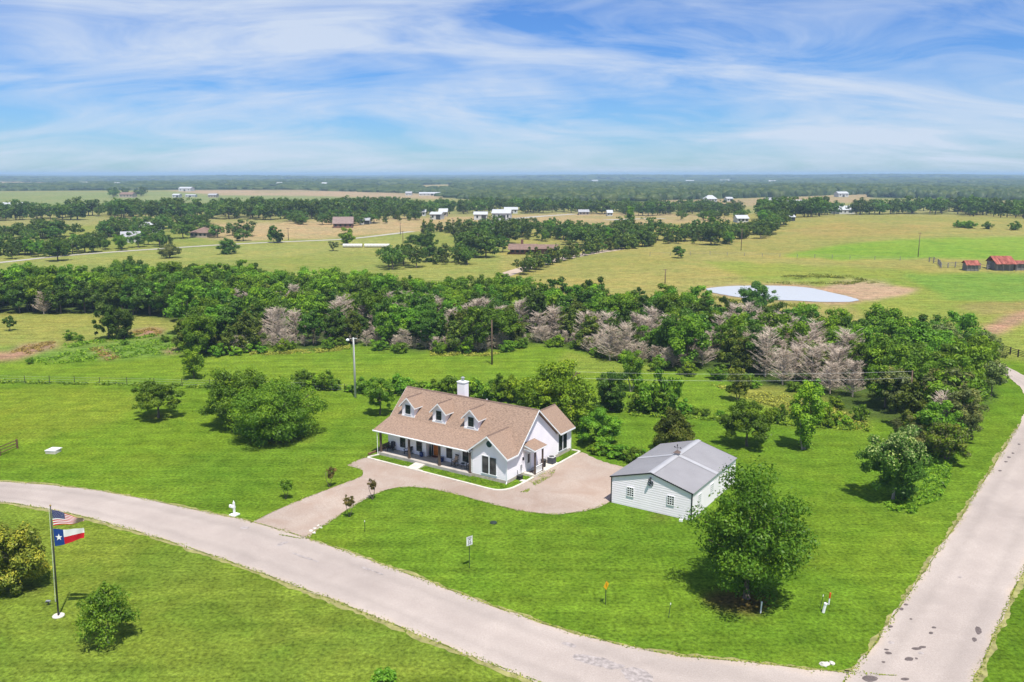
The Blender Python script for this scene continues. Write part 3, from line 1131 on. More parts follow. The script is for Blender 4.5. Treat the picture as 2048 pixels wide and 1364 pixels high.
def fascia(a, b, h=.17, t=.04, drop=.02):
    a, b = Vector(a), Vector(b)
    d = (b - a)
    s = Vector((d.y, -d.x, 0)).normalized() * t
    z = Vector((0, 0, -drop))
    k = Vector((0, 0, -h - drop))
    p = [a + z, b + z, b + k, a + k]
    q = [v + s for v in p]
    fa.quad(*p[::-1])
    fa.quad(*q)
    fa.quad(p[0], p[1], q[1], q[0])
    fa.quad(p[3], q[3], q[2], p[2])
    fa.quad(p[0], q[0], q[3], p[3])
    fa.quad(p[1], p[2], q[2], q[1])


fascia((-18.42, -.425, 2.91), (-4.86, -.425, 2.91))
fascia((-4.88, -.425, 2.89), (-2.25, -.425, 4.95))
fascia((-2.25, -.425, 4.95), (.42, -.425, 2.86))
fascia((.405, -.42, 2.88), (.405, 1.57, 2.88))
fascia((.405, 1.57, 2.88), (.405, 5.73, 6.80))
fascia((.405, 5.73, 6.80), (.405, 10.44, 2.83))
fascia((.405, 10.44, 2.84), (.405, 13.77, 2.84))
fascia((-18.405, 5.73, 6.80), (-18.405, 2.6, 3.85))
fascia((-18.405, 2.6, 3.85), (-18.405, -.44, 2.89))
fascia((-18.405, 10.44, 2.83), (-18.405, 5.73, 6.80))
fa.obj('fascia', M_TRIM, roof)
MB().tube([(-18.4, -.52, 2.86), (-4.95, -.52, 2.84)], .055, 6).obj('gutter', M_TRIM, HW)
for q, w_ in (([(-4.62, -.45, 2.8), (-4.55, -.1, 2.6), (-4.52, -.08, .5), (-4.55, -.35, .12)], .045), ([(.07, -.03, 2.75), (.07, -.05, .3), (.14, -.3, .08)], .045), ([(.05, 13.36, 2.7), (.05, 13.38, .2)], .045), ([(-17.78, -.42, 2.8), (-17.78, -.42, .1)], .035)):
    MB().tube(q, w_, 6).obj('downspout', M_TRIM, HW)
# dormers
for xc in (-15.85, -11.25, -6.7):
    x0, x1 = xc - .93, xc + .93
    d = MB()
    yF, zB, zE, zP = 2.88, 4.13, 5.55, 6.42
    d.quad((x0, yF, zB - .2), (x1, yF, zB - .2), (x1, yF, zE), (xc, yF, zP - .06), (x0, yF, zE))
    yb = 2.6 + (zE - 3.87) / .94
    d.quad((x1, yF, zB - .2), (x1, yb + .1, zE), (x1, yF, zE))
    d.quad((x0, yF, zB - .2), (x0, yF, zE), (x0, yb + .1, zE))
    dm = d.obj('dormer', M_SIDING, HW)
    sl_ = (zP - zE) / .93
    ov = .28
    ye = 2.6 + (zP - 3.87) / .94
    zl = zP - sl_ * (.93 + ov)
    yl = 2.6 + (zl - 3.87) / .94
    r_ = MB()
    r_.slab([(xc, yF - .25, zP + .02), (x1 + ov, yF - .25, zl + .02), (x1 + ov, yl, zl + .02), (xc, ye, zP + .02)], .08)
    r_.slab([(x0 - ov, yF - .25, zl + .02), (xc, yF - .25, zP + .02), (xc, ye, zP + .02), (x0 - ov, yl, zl + .02)], .08)
    r_.obj('dormer_roof', M_SHINGLE, dm)
    for sgn in (-1, 1):
        xe = xc + sgn * (.93 + ov)
        yy = yF - .256
        MB().slab([(xc, yy - .03, zP - .01), (xc, yy, zP - .01), (xe, yy, zl - .01), (xe, yy - .03, zl - .01)][::sgn], .15).obj('rake_board', M_TRIM, dm)
        xa, xb = (xe - .03, xe + .01) if sgn > 0 else (xe - .01, xe + .03)
        MB().slab([(xa, yF - .25, zl), (xb, yF - .25, zl), (xb, yl, zl), (xa, yl, zl)], .11).obj('eave_board', M_TRIM, dm)
    MB().box(x0 - .05, x1 + .05, yF - .05, yF - .004, zB - .1, zB + .12).obj('apron_board', M_TRIM, dm)
    window(HW, 'x', yF, -1, xc - .38, xc + .38, 4.42, 5.5, M_FRAME, M_GLASS, 1, 2, .05, .03, M_TRIM)
# front gable windows, round vent
for a, b in ((-3.1, -2.3), (-2.12, -1.32)):
    window(HW, 'x', 0, -1, a, b, .68, 2.55, M_FRAME, M_GLASS_W, 1, 2, .05, .04, M_TRIM)
vt = MB()
vt.v = [(-2.22 + .30 * math.cos(t), -.03, 3.98 + .30 * math.sin(t)) for t in np.linspace(0, 6.283, 25)[:-1]]
vt.f, vt.m = [tuple(range(24))], [0]
v_ = vt.obj('gable_vent', mat('teal_louvre', (.02, .075, .065), .5, .1), HW)
rg_ = MB()
rg_.tube([(-2.22 + .32 * math.cos(t), -.035, 3.98 + .32 * math.sin(t)) for t in np.linspace(0, 6.283, 25)], .035, 5, cap=False)
for k in range(-3, 4):
    hw = math.sqrt(.3 ** 2 - (k * .08) ** 2)
    rg_.box(-2.22 - hw, -2.22 + hw, -.052, -.032, 3.98 + k * .08 - .014, 3.98 + k * .08 + .014)
rg_.obj('louvre', MATS['teal_louvre'], v_)
# porch windows and entry
for a, b in ((-15.87, -15.07), (-13.4, -12.58), (-9.05, -8.24), (-6.78, -5.96)):
    window(HW, 'x', 1.4, -1, a, b, .80, 2.16, M_FRAME, M_GLASS, 1, 2, .05, .035, M_TRIM)
dr = MB().box(-11.62, -10.68, 2.235, 2.275, .36, 2.42)
dro = dr.obj('front_door', M_DOOR, HW)
pn = MB()
for a, b in ((-11.52, -11.2), (-11.1, -10.78)):
    for c, d in ((.5, 1.2), (1.32, 2.3)):
        pn.box(a, b, 2.215, 2.237, c, d)
pn.obj('door_panel', mat('orange_door_panel', (.58, .18, .03), .35, .2, 3), dro)
MB().box(-10.78, -10.72, 2.17, 2.236, 1.25, 1.4).obj('handle', M_STEEL, dro)
MB().box(-11.88, -11.66, 2.225, 2.27, .36, 2.42).obj('sidelight', M_GLASS, HW)
MB().box(-11.94, -11.885, 2.2, 2.28, .35, 2.5).box(-11.655, -11.625, 2.2, 2.28, .35, 2.5).box(-10.675, -10.6, 2.2, 2.28, .35, 2.5).box(-11.94, -10.6, 2.2, 2.28, 2.5, 2.6).obj('door_casing', M_TRIM, HW)
lt = MB().box(-11.99, -11.86, 1.72, 1.86, 2.1, 2.42)
lt.lathe([(.02, .5), (.09, .42), (.09, .38)], 8, (-11.925, 1.79, 2.05))
lt.obj('wall_lantern', M_BLACK, HW)
# chimney
ch = MB().box(-11.25, -10.2, 6.35, 7.15, 4.5, 8.15)
cho = ch.obj('chimney', M_SIDING, HW)
MB().box(-11.31, -10.14, 6.29, 7.21, 8.15, 8.25).obj('chimney_cap', M_TRIM, cho)
MB().lathe([(.17, 0), (.17, .38), (.24, .40), (.24, .46), (.05, .56)], 12, (-10.72, 6.75, 8.25)).obj('flue', M_STEEL, cho)
MB().lathe([(.07, -.3), (.07, .35), (.085, .36), (.085, .4)], 8, (-6.9, 6.2, 6.4)).obj('roof_vent', M_PVC, roof)
MB().box(-3.0, -2.8, 6.1, 6.35, 6.35, 6.65).obj('roof_vent', M_STEEL, roof)
# side stoop
MB().box(.025, 1.46, 3.2, 5.28, -.1, .26).obj('stoop_slab', M_CONC, HW)
sr = MB().slab([(.03, 3.08, 3.60), (1.62, 3.0, 3.12), (1.62, 5.48, 3.12), (.03, 5.4, 3.60)], .1)
sr.obj('stoop_roof', M_SHINGLE, HW)
st_ = MB()
st_.slab([(.03, 2.99, 3.56), (.03, 2.96, 3.56), (1.64, 2.96, 3.08), (1.64, 2.99, 3.08)][::-1], .13)
st_.slab([(1.625, 2.98, 3.09), (1.66, 2.98, 3.09), (1.66, 5.5, 3.09), (1.625, 5.5, 3.09)], .13)
st_.box(.1, 1.5, 3.1, 3.18, 2.82, 2.98).box(1.36, 1.46, 3.18, 5.3, 2.82, 2.98)
st_.obj('stoop_trim', M_TRIM, HW)
for y in (3.45, 4.98):
    MB().box(1.27, 1.42, y - .08, y + .08, .26, 2.85).obj('stoop_post', M_POST, HW)
rl = MB().box(1.30, 1.39, 3.55, 4.9, 1.08, 1.14).box(1.31, 1.38, 3.55, 4.9, .38, .43)
for k in range(9):
    rl.box(1.325, 1.365, 3.64 + k * .145, 3.68 + k * .145, .42, 1.08)
rl.obj('railing', M_TRIM, HW)
sd = MB().box(.02, .06, 3.75, 4.62, .28, 2.3)
sdo = sd.obj('side_door', mat('grey_white_door', (.66, .67, .67), .5, .05), HW)
MB().box(.05, .075, 4.0, 4.38, 1.15, 2.15).obj('pane', M_GLASS, sdo)
MB().lathe([(.03, 0), (.035, .05), (.01, .06)], 8, (.1, 3.84, 1.2)).obj('handle', M_STEEL, sdo)
MB().box(.018, .05, 3.62, 3.745, .27, 2.42).box(.018, .05, 4.625, 4.75, .27, 2.42).box(.018, .05, 3.62, 4.75, 2.305, 2.42).obj('door_casing', M_TRIM, HW)
lt2 = MB().box(.02, .16, 3.0, 3.12, 1.75, 2.05)
lt2.lathe([(.02, .12), (.08, .05), (.08, 0)], 8, (.1, 3.06, 2.0))
lt2.obj('wall_lantern', M_BLACK, HW)
for a, b in ((10.62, 11.42), (11.62, 12.42)):
    window(HW, 'y', 0, 1, a, b, .62, 2.66, M_FRAME, M_GLASS, 1, 1, .05, .035, M_TRIM)
mt = MB().box(.02, .12, 2.6, 2.82, .95, 1.3)
mt.lathe([(.08, 0), (.08, .06)], 10, (.1, 2.71, 1.3))
mt.tube([(.05, 2.71, .95), (.05, 2.71, .3)], .02, 6)
mt.obj('electric_meter', M_STEEL, HW)
# things standing by the side wall
ac = thing('air_conditioner', 'dark grey air conditioning unit with pale top on the side pad', 'air conditioner', HL(.68, 8.0, .1), HROT)
MB().box(-.36, .36, -.36, .36, .02, .74).obj('cabinet', mat('slate_grille', (.055, .06, .075), .5, .2, 8), ac)
MB().box(-.38, .38, -.38, .38, .74, .80).obj('lid', mat('ac_lid', (.5, .5, .5), .5, .05), ac)
MB().lathe([(.30, 0), (.30, .02)], 18, (0, 0, .80)).obj('fan_grille', M_FRAME, ac)
gr = MB()
for k in range(-5, 6):
    gr.box(-.372, -.362, k * .06 - .012, k * .06 + .012, .08, .7).box(.362, .372, k * .06 - .012, k * .06 + .012, .08, .7)
    gr.box(k * .06 - .012, k * .06 + .012, -.372, -.362, .08, .7)
gr.obj('louvre', mat('slate_louvre', (.09, .095, .11), .5, .1), ac)
bn = thing('rubbish_bin', 'dark round rubbish bin standing between stoop and air conditioner', 'bin', HL(.5, 6.55, .1), HROT)
MB().lathe([(.25, 0), (.3, .7), (.33, .72), (.33, .76)], 14).obj('body', M_BLACK, bn)
MB().lathe([(.34, .765), (.32, .83), (.1, .88)], 14).obj('lid', M_FRAME, bn)
pb = thing('water_softener_box', 'small black box on the grass by the front right corner of the farmhouse', 'box', HL(.42, 1.9, 0), HROT)
MB().box(-.24, .24, -.24, .24, 0, .42).obj('body', M_BLACK, pb)
MB().box(-.27, .27, -.27, .27, .42, .48).obj('lid', M_FRAME, pb)
MB().tube([(-.3, .1, .3), (-.36, .1, .75), (-.4, .1, .95)], .025, 6).obj('pipe', M_FRAME, pb)
ss = thing('stepping_stone', 'square pale stepping stone in the grass below the side stoop', 'stone', HL(.95, 1.75, 0), HROT + .2)
MB().box(-.34, .34, -.24, .24, -.02, .06).obj('slab', M_CONC, ss)


# porch furniture
def adirondack(loc, rz, label):
    t = thing('porch_chair', label, 'chair', loc, rz, 'dark wooden porch chairs')
    s = MB()
    for k in range(5):
        s.box(-.28, .28, -.30 + k * .12, -.20 + k * .12, .36 - k * .025, .385 - k * .025)
    s.obj('seat', M_BLACK, t)
    for k in range(5):
        x = -.24 + k * .12
        MB().slab([(x - .05, .22, .26), (x + .05, .22, .26), (x + .05, .52, 1.0 - .03 * abs(k - 2)), (x - .05, .52, 1.0 - .03 * abs(k - 2))], .03).obj('back_slat', M_BLACK, t)
    for sx in (-1, 1):
        MB().box(sx * .38 - .06, sx * .38 + .06, -.38, .36, .56, .585).obj('armrest', M_BLACK, t)
        MB().box(sx * .36 - .025, sx * .36 + .025, -.34, -.26, 0, .56).obj('leg', M_BLACK, t)
        MB().slab([(sx * .31 - .02, -.3, .38), (sx * .31 + .02, -.3, .38), (sx * .31 + .02, .5, .1), (sx * .31 - .02, .5, .1)], .1).obj('leg', M_BLACK, t)
    return t


adirondack(HL(-16.75, .8, .345), HROT + .25, 'dark porch chair nearest the bench at the left end of the porch')
adirondack(HL(-14.3, .95, .345), HROT - .15, 'dark slatted porch chair between the two left porch windows')


def rocker(loc, rz, label, cush):
    t = thing('rocking_chair', label, 'rocking chair', loc, rz, 'rocking chairs on the right half of the porch')
    MB().box(-.27, .27, -.28, .24, .42, .46).obj('seat', M_BLACK, t)
    b = MB()
    for k in range(5):
        x = -.2 + k * .1
        b.slab([(x - .02, .2, .46), (x + .02, .2, .46), (x + .02, .36, 1.12), (x - .02, .36, 1.12)], .03)
    b.box(-.27, .27, .34, .39, 1.08, 1.2)
    b.obj('backrest', M_BLACK, t)
    for sx in (-1, 1):
        MB().tube([(sx * .27, -.55, .12), (sx * .27, -.25, .03), (sx * .27, .2, .02), (sx * .27, .55, .1)], .025, 6).obj('rocker_rail', M_BLACK, t)
        MB().box(sx * .27 - .025, sx * .27 + .025, -.28, -.23, .03, .66).obj('leg', M_BLACK, t)
        MB().box(sx * .27 - .025, sx * .27 + .025, .18, .23, .03, .46).obj('leg', M_BLACK, t)
        MB().box(sx * .29 - .04, sx * .29 + .04, -.32, .28, .66, .69).obj('armrest', M_BLACK, t)
    c = MB().box(-.22, .22, -.22, .18, .461, .55)
    c.slab([(-.22, .14, .56), (.22, .14, .56), (.22, .28, 1.05), (-.22, .28, 1.05)], .07)
    c.obj('cushion', cush, t)
    return t


rocker(HL(-7.4, .75, .345), HROT - .1, 'black rocking chair with tan cushion between the two right porch windows', mat('tan_cushion', (.42, .30, .22), .95, .3, 6))
rocker(HL(-5.35, .7, .345), HROT - .5, 'black rocking chair with pale cushion tucked beside the front gable', M_CUSH)
tb = thing('porch_table', 'small dark table with a plant between the rocking chairs', 'table', HL(-6.35, .85, .345), HROT)
MB().lathe([(.26, .44), (.26, .47)], 14).obj('table_top', M_BLACK, tb)
for k in range(3):
    a = k * 2.094
    MB().tube([(.06 * math.cos(a), .06 * math.sin(a), .44), (.22 * math.cos(a), .22 * math.sin(a), 0)], .018, 5).obj('leg', M_BLACK, tb)


def pot(loc, label):
    t = thing('plant_pot', label, 'pot', loc, 0, 'glazed pots by the front door')
    MB().lathe([(.14, 0), (.22, .12), (.25, .34), (.21, .46), (.25, .50), (.25, .54), (.2, .54)], 14).obj('body', M_BLUE, t)
    MB().lathe([(.2, .49), (.19, .5)], 14).obj('soil', M_BARK, t)


pot(HL(-12.4, 1.02, .345), 'deep blue glazed pot left of the recessed front door')
pot(HL(-9.45, 1.02, .345), 'dark glazed pot right of the front door behind a porch post')
um = thing('patio_umbrella', 'tall dark furled umbrella leaning in the entry recess', 'umbrella', HL(-11.72, 1.75, .345), HROT)
MB().tube([(0, 0, 0), (0, 0, 1.55)], .02, 6).obj('pole', M_FRAME, um)
MB().lathe([(.16, .2), (.14, .5), (.09, 1.0), (.03, 1.5)], 9).obj('canopy', mat('dark_teal_cloth', (.015, .03, .03), .9, .2), um)
MB().lathe([(.2, 0), (.2, .06), (.06, .09)], 12).obj('base', M_FRAME, um)
dm = thing('door_mat', 'dark red half-round mat in front of the orange door', 'mat', HL(-11.15, 2.1, .346), HROT)
mm = MB()
mm.slab([(.55 * math.cos(t), -.5 * math.sin(t), .02) for t in np.linspace(math.pi, 0, 12)][::1], .018)
mm.obj('pile', mat('red_mat', (.09, .02, .015), .95, .3, 8), dm)
m2 = thing('door_mat', 'flat brown mat on the side stoop', 'mat', HL(.62, 4.15, .262), HROT)
MB().box(-.28, .28, -.4, .4, 0, .018).obj('pile', mat('brown_mat', (.16, .12, .1), .95, .2, 8), m2)
be = thing('porch_bench', 'brown slatted bench closing the left end of the porch', 'bench', HL(-17.35, .6, .345), HROT)
MB().box(-.05, .4, -.55, .6, .38, .43).obj('seat', M_POST, be)
for k in range(3):
    MB().box(-.09, -.05, -.55, .6, .5 + k * .13, .59 + k * .13).obj('back_slat', M_POST, be)
for y in (-.55, .54):
    MB().box(-.1, -.03, y, y + .06, 0, .9).obj('leg', M_POST, be)
    MB().box(.33, .39, y, y + .06, 0, .62).obj('leg', M_POST, be)
    MB().box(-.03, .4, y, y + .06, .62, .66).obj('armrest', M_POST, be)
lo_ = thing('garden_timber', 'low weathered timber edging left of the porch', 'timber', HL(-18.2, .3, 0), HROT)
MB().box(-.5, -.3, -1.4, 1.6, -.02, .2).box(-.32, -.1, -1.5, -1.3, -.02, .24).obj('beam', M_FENCEWOOD, lo_)

# ------------------------------------------------------------------ the metal shop
SO = G(1382, 1042)
shop = thing('metal_shop', 'white metal workshop building with grey roof and black trim beside the gravel yard', 'workshop', SO, R(-33.4))
SWD, SDP, SEV, SPK = 8.35, 12.0, 2.74, 3.90


def rib_wall(name, axis, at, out, lo, hi, z0, z1):
    mb = MB()
    pitch = .228

    def P(s, d, z):
        return (s, at + out * d, z) if axis == 'x' else (at + out * d, s, z)
    prof = []
    z = z0
    while z < z1 - 1e-6:
        for dz, d in ((0, .0), (.10, .0), (.125, .007), (.185, .007), (.21, .0)):
            if z + dz < z1:
                prof.append((z + dz, d))
        z += pitch
    prof.append((z1, 0))
    for (za, da), (zb, db) in zip(prof, prof[1:]):
        l0, h0, l1, h1 = lo(za), hi(za), lo(zb), hi(zb)
        if h1 < l1:
            l1 = h1 = (l1 + h1) / 2
        q = [P(l0, da, za), P(h0, da, za), P(h1, db, zb), P(l1, db, zb)]
        if (axis == 'x') == (out > 0):
            q = q[::-1]
        mb.quad(*q)
    return mb.obj(name, M_SHOPWALL, shop)


gs = (SPK - SEV) / (SWD / 2)
rib_wall('wall', 'x', 0, -1, lambda z: -SWD if z < SEV else -SWD + (z - SEV) / gs, lambda z: 0 if z < SEV else -(z - SEV) / gs, .02, SPK - .05)
rib_wall('wall', 'x', SDP, 1, lambda z: -SWD if z < SEV else -SWD + (z - SEV) / gs, lambda z: 0 if z < SEV else -(z - SEV) / gs, .02, SPK - .05)
rib_wall('wall', 'y', 0, 1, C_(0), C_(SDP), .02, SEV)
rib_wall('wall', 'y', -SWD, -1, C_(0), C_(SDP), .02, SEV)
xm = -SWD / 2
RY = 6.3
ro = MB()
ov = .16
for sgn in (-1, 1):
    # eight metal sheets a side, each with raised ribs
    n = 9
    xe = xm + sgn * (SWD / 2 + ov)
    ze = SEV - gs * ov + .06
    zr = SPK + .06
    for k in range(n):
        ya, yb = -.12 + (SDP + .24) * k / n, -.12 + (SDP + .24) * (k + 1) / n - .004
        pts = [(xm, ya, zr), (xe, ya, ze), (xe, yb, ze), (xm, yb, zr)]
        ro.slab(pts if sgn > 0 else pts[::-1], .05)
    ribs = 52
    for k in range(ribs):
        y = -.1 + (SDP + .2) * (k + .5) / ribs
        pts = [(xm, y - .022, zr + .018), (xe, y - .022, ze + .018), (xe, y + .022, ze + .018), (xm, y + .022, zr + .018)]
        ro.slab(pts if sgn > 0 else pts[::-1], .017)
sroof = ro.obj('roof', M_SHOPROOF, shop)
rc = MB()
for sgn in (-1, 1):
    xe = xm + sgn * .32
    pts = [(xm, -.15, SPK + .115), (xe, -.15, SPK + .115 - gs * .32), (xe, SDP + .15, SPK + .115 - gs * .32), (xm, SDP + .15, SPK + .115)]
    rc.slab(pts if sgn > 0 else pts[::-1], .02)
rc.obj('ridge_cap', M_SHOPLIGHT, sroof)
bd = MB()
for sgn in (-1, 1):
    xe = xm + sgn * (SWD / 2 + ov + .005)
    ze = SEV - gs * ov + .06
    pts = [(xm, RY - .3, SPK + .105), (xe, RY - .3, ze + .045), (xe, RY + .3, ze + .045), (xm, RY + .3, SPK + .105)]
    bd.slab(pts if sgn > 0 else pts[::-1], .02)
bd.obj('lap_flashing', M_SHOPLIGHT, sroof)
for sgn in (-1, 1):
    xe = xm + sgn * (SWD / 2 + ov)
    ze = SEV - gs * ov + .055
    for y0, y1 in ((-.15, -.123), (SDP + .123, SDP + .15)):
        pts = [(xm, y0, SPK + .075), (xm, y1, SPK + .075), (xe, y1, ze + .02), (xe, y0, ze + .02)]
        MB().slab(pts[::-1] if sgn > 0 else pts, .13).obj('rake_trim', M_BLACK, shop)
for x in (-SWD, 0):
    MB().box(x - .05, x + .05, -.045, .05, .0, SEV + .02).obj('corner_trim', M_BLACK, shop)
    MB().box(x - .05, x + .05, SDP - .05, SDP + .045, 0, SEV).obj('corner_trim', M_TRIM, shop)
MB().box(.0, .06, .06, SDP - .06, SEV - .16, SEV - .02).obj('eave_trim', M_TRIM, shop)
for xc, zc in ((-6.28, 1.56), (-2.08, 1.60)):
    window(shop, 'x', -.012, -1, xc - .375, xc + .375, zc - .48, zc + .48, M_TRIM, M_GLASS, 3, 4, .05, .045)
for yc in (1.9, 5.2, 9.6):
    window(shop, 'y', .012, 1, yc - .375, yc + .375, 1.15, 2.1, M_TRIM, M_GLASS, 3, 4, .05, .045)


def star_pts(r, r2=.4, rot=math.pi / 2):
    return [((r if k % 2 == 0 else r * r2) * math.cos(rot + k * math.pi / 5), (r if k % 2 == 0 else r * r2) * math.sin(rot + k * math.pi / 5)) for k in range(10)]


em = thing('star_ornament', 'black ring and star ornament on the gable of the metal shop', 'ornament', SO + Vector((math.cos(R(-33.4)) * -4.2, math.sin(R(-33.4)) * -4.2, 2.88)), R(-33.4))
rg2 = MB().tube([(.27 * math.cos(t), -.05, .27 * math.sin(t)) for t in np.linspace(0, 6.283, 25)], .035, 6, cap=False)
rg2.obj('ring', M_BLACK, em)
sp_ = MB()
S5 = star_pts(.25)
for k in range(10):
    a, b = S5[k], S5[(k + 1) % 10]
    sp_.quad((0, -.09, 0), (b[0], -.045, b[1]), (a[0], -.045, a[1]))
    sp_.quad((0, -.03, 0), (a[0], -.045, a[1]), (b[0], -.045, b[1]))
sp_.obj('star', M_BLACK, em)
lm = thing('barn_lamp', 'small black barn lamp above the star ornament', 'lamp', SO + Vector((math.cos(R(-33.4)) * -4.2, math.sin(R(-33.4)) * -4.2, 3.30)), R(-33.4))
MB().tube([(0, -.02, .1), (0, -.16, .2), (0, -.28, .14)], .022, 6).obj('arm', M_BLACK, lm)
MB().lathe([(.16, -.02), (.09, .08), (.03, .14)], 12, (0, -.28, 0)).obj('shade', M_BLACK, lm)
MB().box(-.06, .06, -.035, -.012, .02, .18).obj('back_plate', M_BLACK, lm)
cu = thing('weathervane', 'dark ridge cupola with weathervane on the metal shop roof', 'weathervane', SO + Vector((math.cos(R(-33.4)) * xm - math.sin(R(-33.4)) * -RY * -1 * -1, 0, 0)), R(-33.4))
cu.location = SO + Vector((math.cos(R(-33.4)) * xm + -math.sin(R(-33.4)) * RY, math.sin(R(-33.4)) * xm + math.cos(R(-33.4)) * RY, SPK + .02))
MB().box(-.22, .22, -.22, .22, .0, .28).obj('base', M_SHOPLIGHT, cu)
cr = MB()
for a, b in (((-1, -1), (1, -1)), ((1, -1), (1, 1)), ((1, 1), (-1, 1)), ((-1, 1), (-1, -1))):
    cr.quad((a[0] * .33, a[1] * .33, .28), (b[0] * .33, b[1] * .33, .28), (0, 0, .55))
cr.quad((-.33, -.33, .28), (-.33, .33, .28), (.33, .33, .28), (.33, -.33, .28))
cr.obj('cap', mat('copper_brown', (.14, .10, .085), .6, .2), cu)
MB().tube([(0, 0, .5), (0, 0, 1.05)], .018, 6).obj('spindle', M_BLACK, cu)
ar = MB().tube([(-.3, 0, .8), (.3, 0, .8)], .014, 6)
ar.slab([(.3, -.01, .88), (.3, .01, .88), (.44, .01, .8), (.44, -.01, .8)], .1).slab([(-.34, -.01, .9), (-.34, .01, .9), (-.2, .01, .85), (-.2, -.01, .85)], .12)
ar.lathe([(.03, .9), (.07, .97), (.03, 1.06), (.06, 1.1), (.01, 1.16)], 8)
ar.obj('arrow', M_BLACK, cu)
hy_ = thing('yard_hydrant', 'small white yard tap with grey cap at the foot of the shop wall', 'hydrant', SO + Vector((-.75, .25, 0)), R(-33.4))
MB().box(-.15, .15, -.5, -.25, 0, .2).obj('base', M_PVC, hy_)
MB().tube([(0, -.37, .2), (0, -.37, .42), (.1, -.45, .45)], .03, 6).obj('spout', M_STEEL, hy_)

# ------------------------------------------------------------------ trees


def leaf_cloud(rs, centers, radii, count, size, shell=.55, flat=0.0, droop=0.0):
    """count leaf blades spread through clumps (ellipsoids); returns verts, quads, tint"""
    centers = np.asarray(centers, float)
    radii = np.asarray(radii, float)
    if radii.ndim == 1:
        radii = np.repeat(radii[:, None], 3, 1)
    w = (radii[:, 0] * radii[:, 1]) + (radii[:, 0] * radii[:, 2])
    ci = rs.choice(len(centers), count, p=w / w.sum())
    d = rs.normal(size=(count, 3))
    d /= np.linalg.norm(d, axis=1)[:, None]
    r = 1 - shell * rs.random(count) ** 1.6
    r *= 1 + .38 * np.abs(rs.normal(size=count)) * (rs.random(count) < .3)
    p = centers[ci] + d * radii[ci] * r[:, None]
    nrm = d + rs.normal(size=(count, 3)) * .55
    nrm[:, 2] += .6
    nrm /= np.linalg.norm(nrm, axis=1)[:, None]
    ref = rs.normal(size=(count, 3))
    ref[:, 2] -= droop
    t = np.cross(nrm, ref)
    t /= np.linalg.norm(t, axis=1)[:, None] + 1e-9
    b = np.cross(nrm, t)
    s = size * (.6 + .8 * rs.random(count))
    L, Wd = (t * s[:, None]), (b * (s * .52)[:, None])
    v = np.stack([p - L * .5, p + Wd * .5 + nrm * (s * .08)[:, None], p + L * .55, p - Wd * .5 + nrm * (s * .08)[:, None]], 1)
    clump = rs.random(len(centers)) * .5
    tint = np.clip(clump[ci] * 1.3 - .08 + rs.random(count) * .5, 0, 1)
    return v.reshape(-1, 3), np.arange(count * 4).reshape(-1, 4), np.repeat(tint, 4)


def crown_clumps(rs, rx, rz, zc, form, n):
    """clump centres and radii for a crown of half-width rx, half-height rz about height zc"""
    C, Rd = [], []
    ph = rs.uniform(0, 6.283, 6)
    n = int(n * 1.9)
    zlo = -.45 if form == 'umbrella' else (-.8 if form == 'cone' else -1.0)
    for k in range(n):
        dz = zlo + (1 - zlo) * (k + .5) / n
        dr = math.sqrt(max(0, 1 - dz * dz))
        d = np.array([dr * math.cos(k * 2.39996 + ph[3]), dr * math.sin(k * 2.39996 + ph[3]), dz]) + rs.normal(size=3) * .16
        d /= np.linalg.norm(d)
        az = math.atan2(d[1], d[0])
        lump = 1 + .08 * math.sin(2 * az + ph[0]) + .09 * math.sin(3 * az + 3 * d[2] + ph[1]) + .07 * math.sin(6 * d[2] + ph[2])
        f = rs.uniform(.55, 1.0) if k % 6 else rs.uniform(.1, .6)
        p = d * f * lump
        if form == 'cone':
            z = p[2]
            sq = .62 * (1 - z) * .5 + .33
            p = np.array([p[0] * sq * 1.25, p[1] * sq * 1.25, z * 1.05])
        elif form == 'vase':
            p[:2] *= (.74 + .36 * p[2])
        elif form == 'column':
            p[:2] *= .92
        s = rs.uniform(.11, .27) * (1.2 if n < 40 else .95)
        if form == 'cone':
            s *= .8 * (1.2 - .5 * p[2])
        C.append([p[0] * rx, p[1] * rx, zc + p[2] * rz])
        m = (rx + rz) / 2
        Rd.append([s * (rx * .6 + m * .4) * rs.uniform(.8, 1.3), s * (rx * .6 + m * .4) * rs.uniform(.8, 1.3), s * (rz * .5 + m * .5) * (.7 if form in ('umbrella', 'layer') else .8)])
    C = np.array(C)
    C[:, :2] -= C[:, :2].mean(0)
    return C, np.array(Rd)


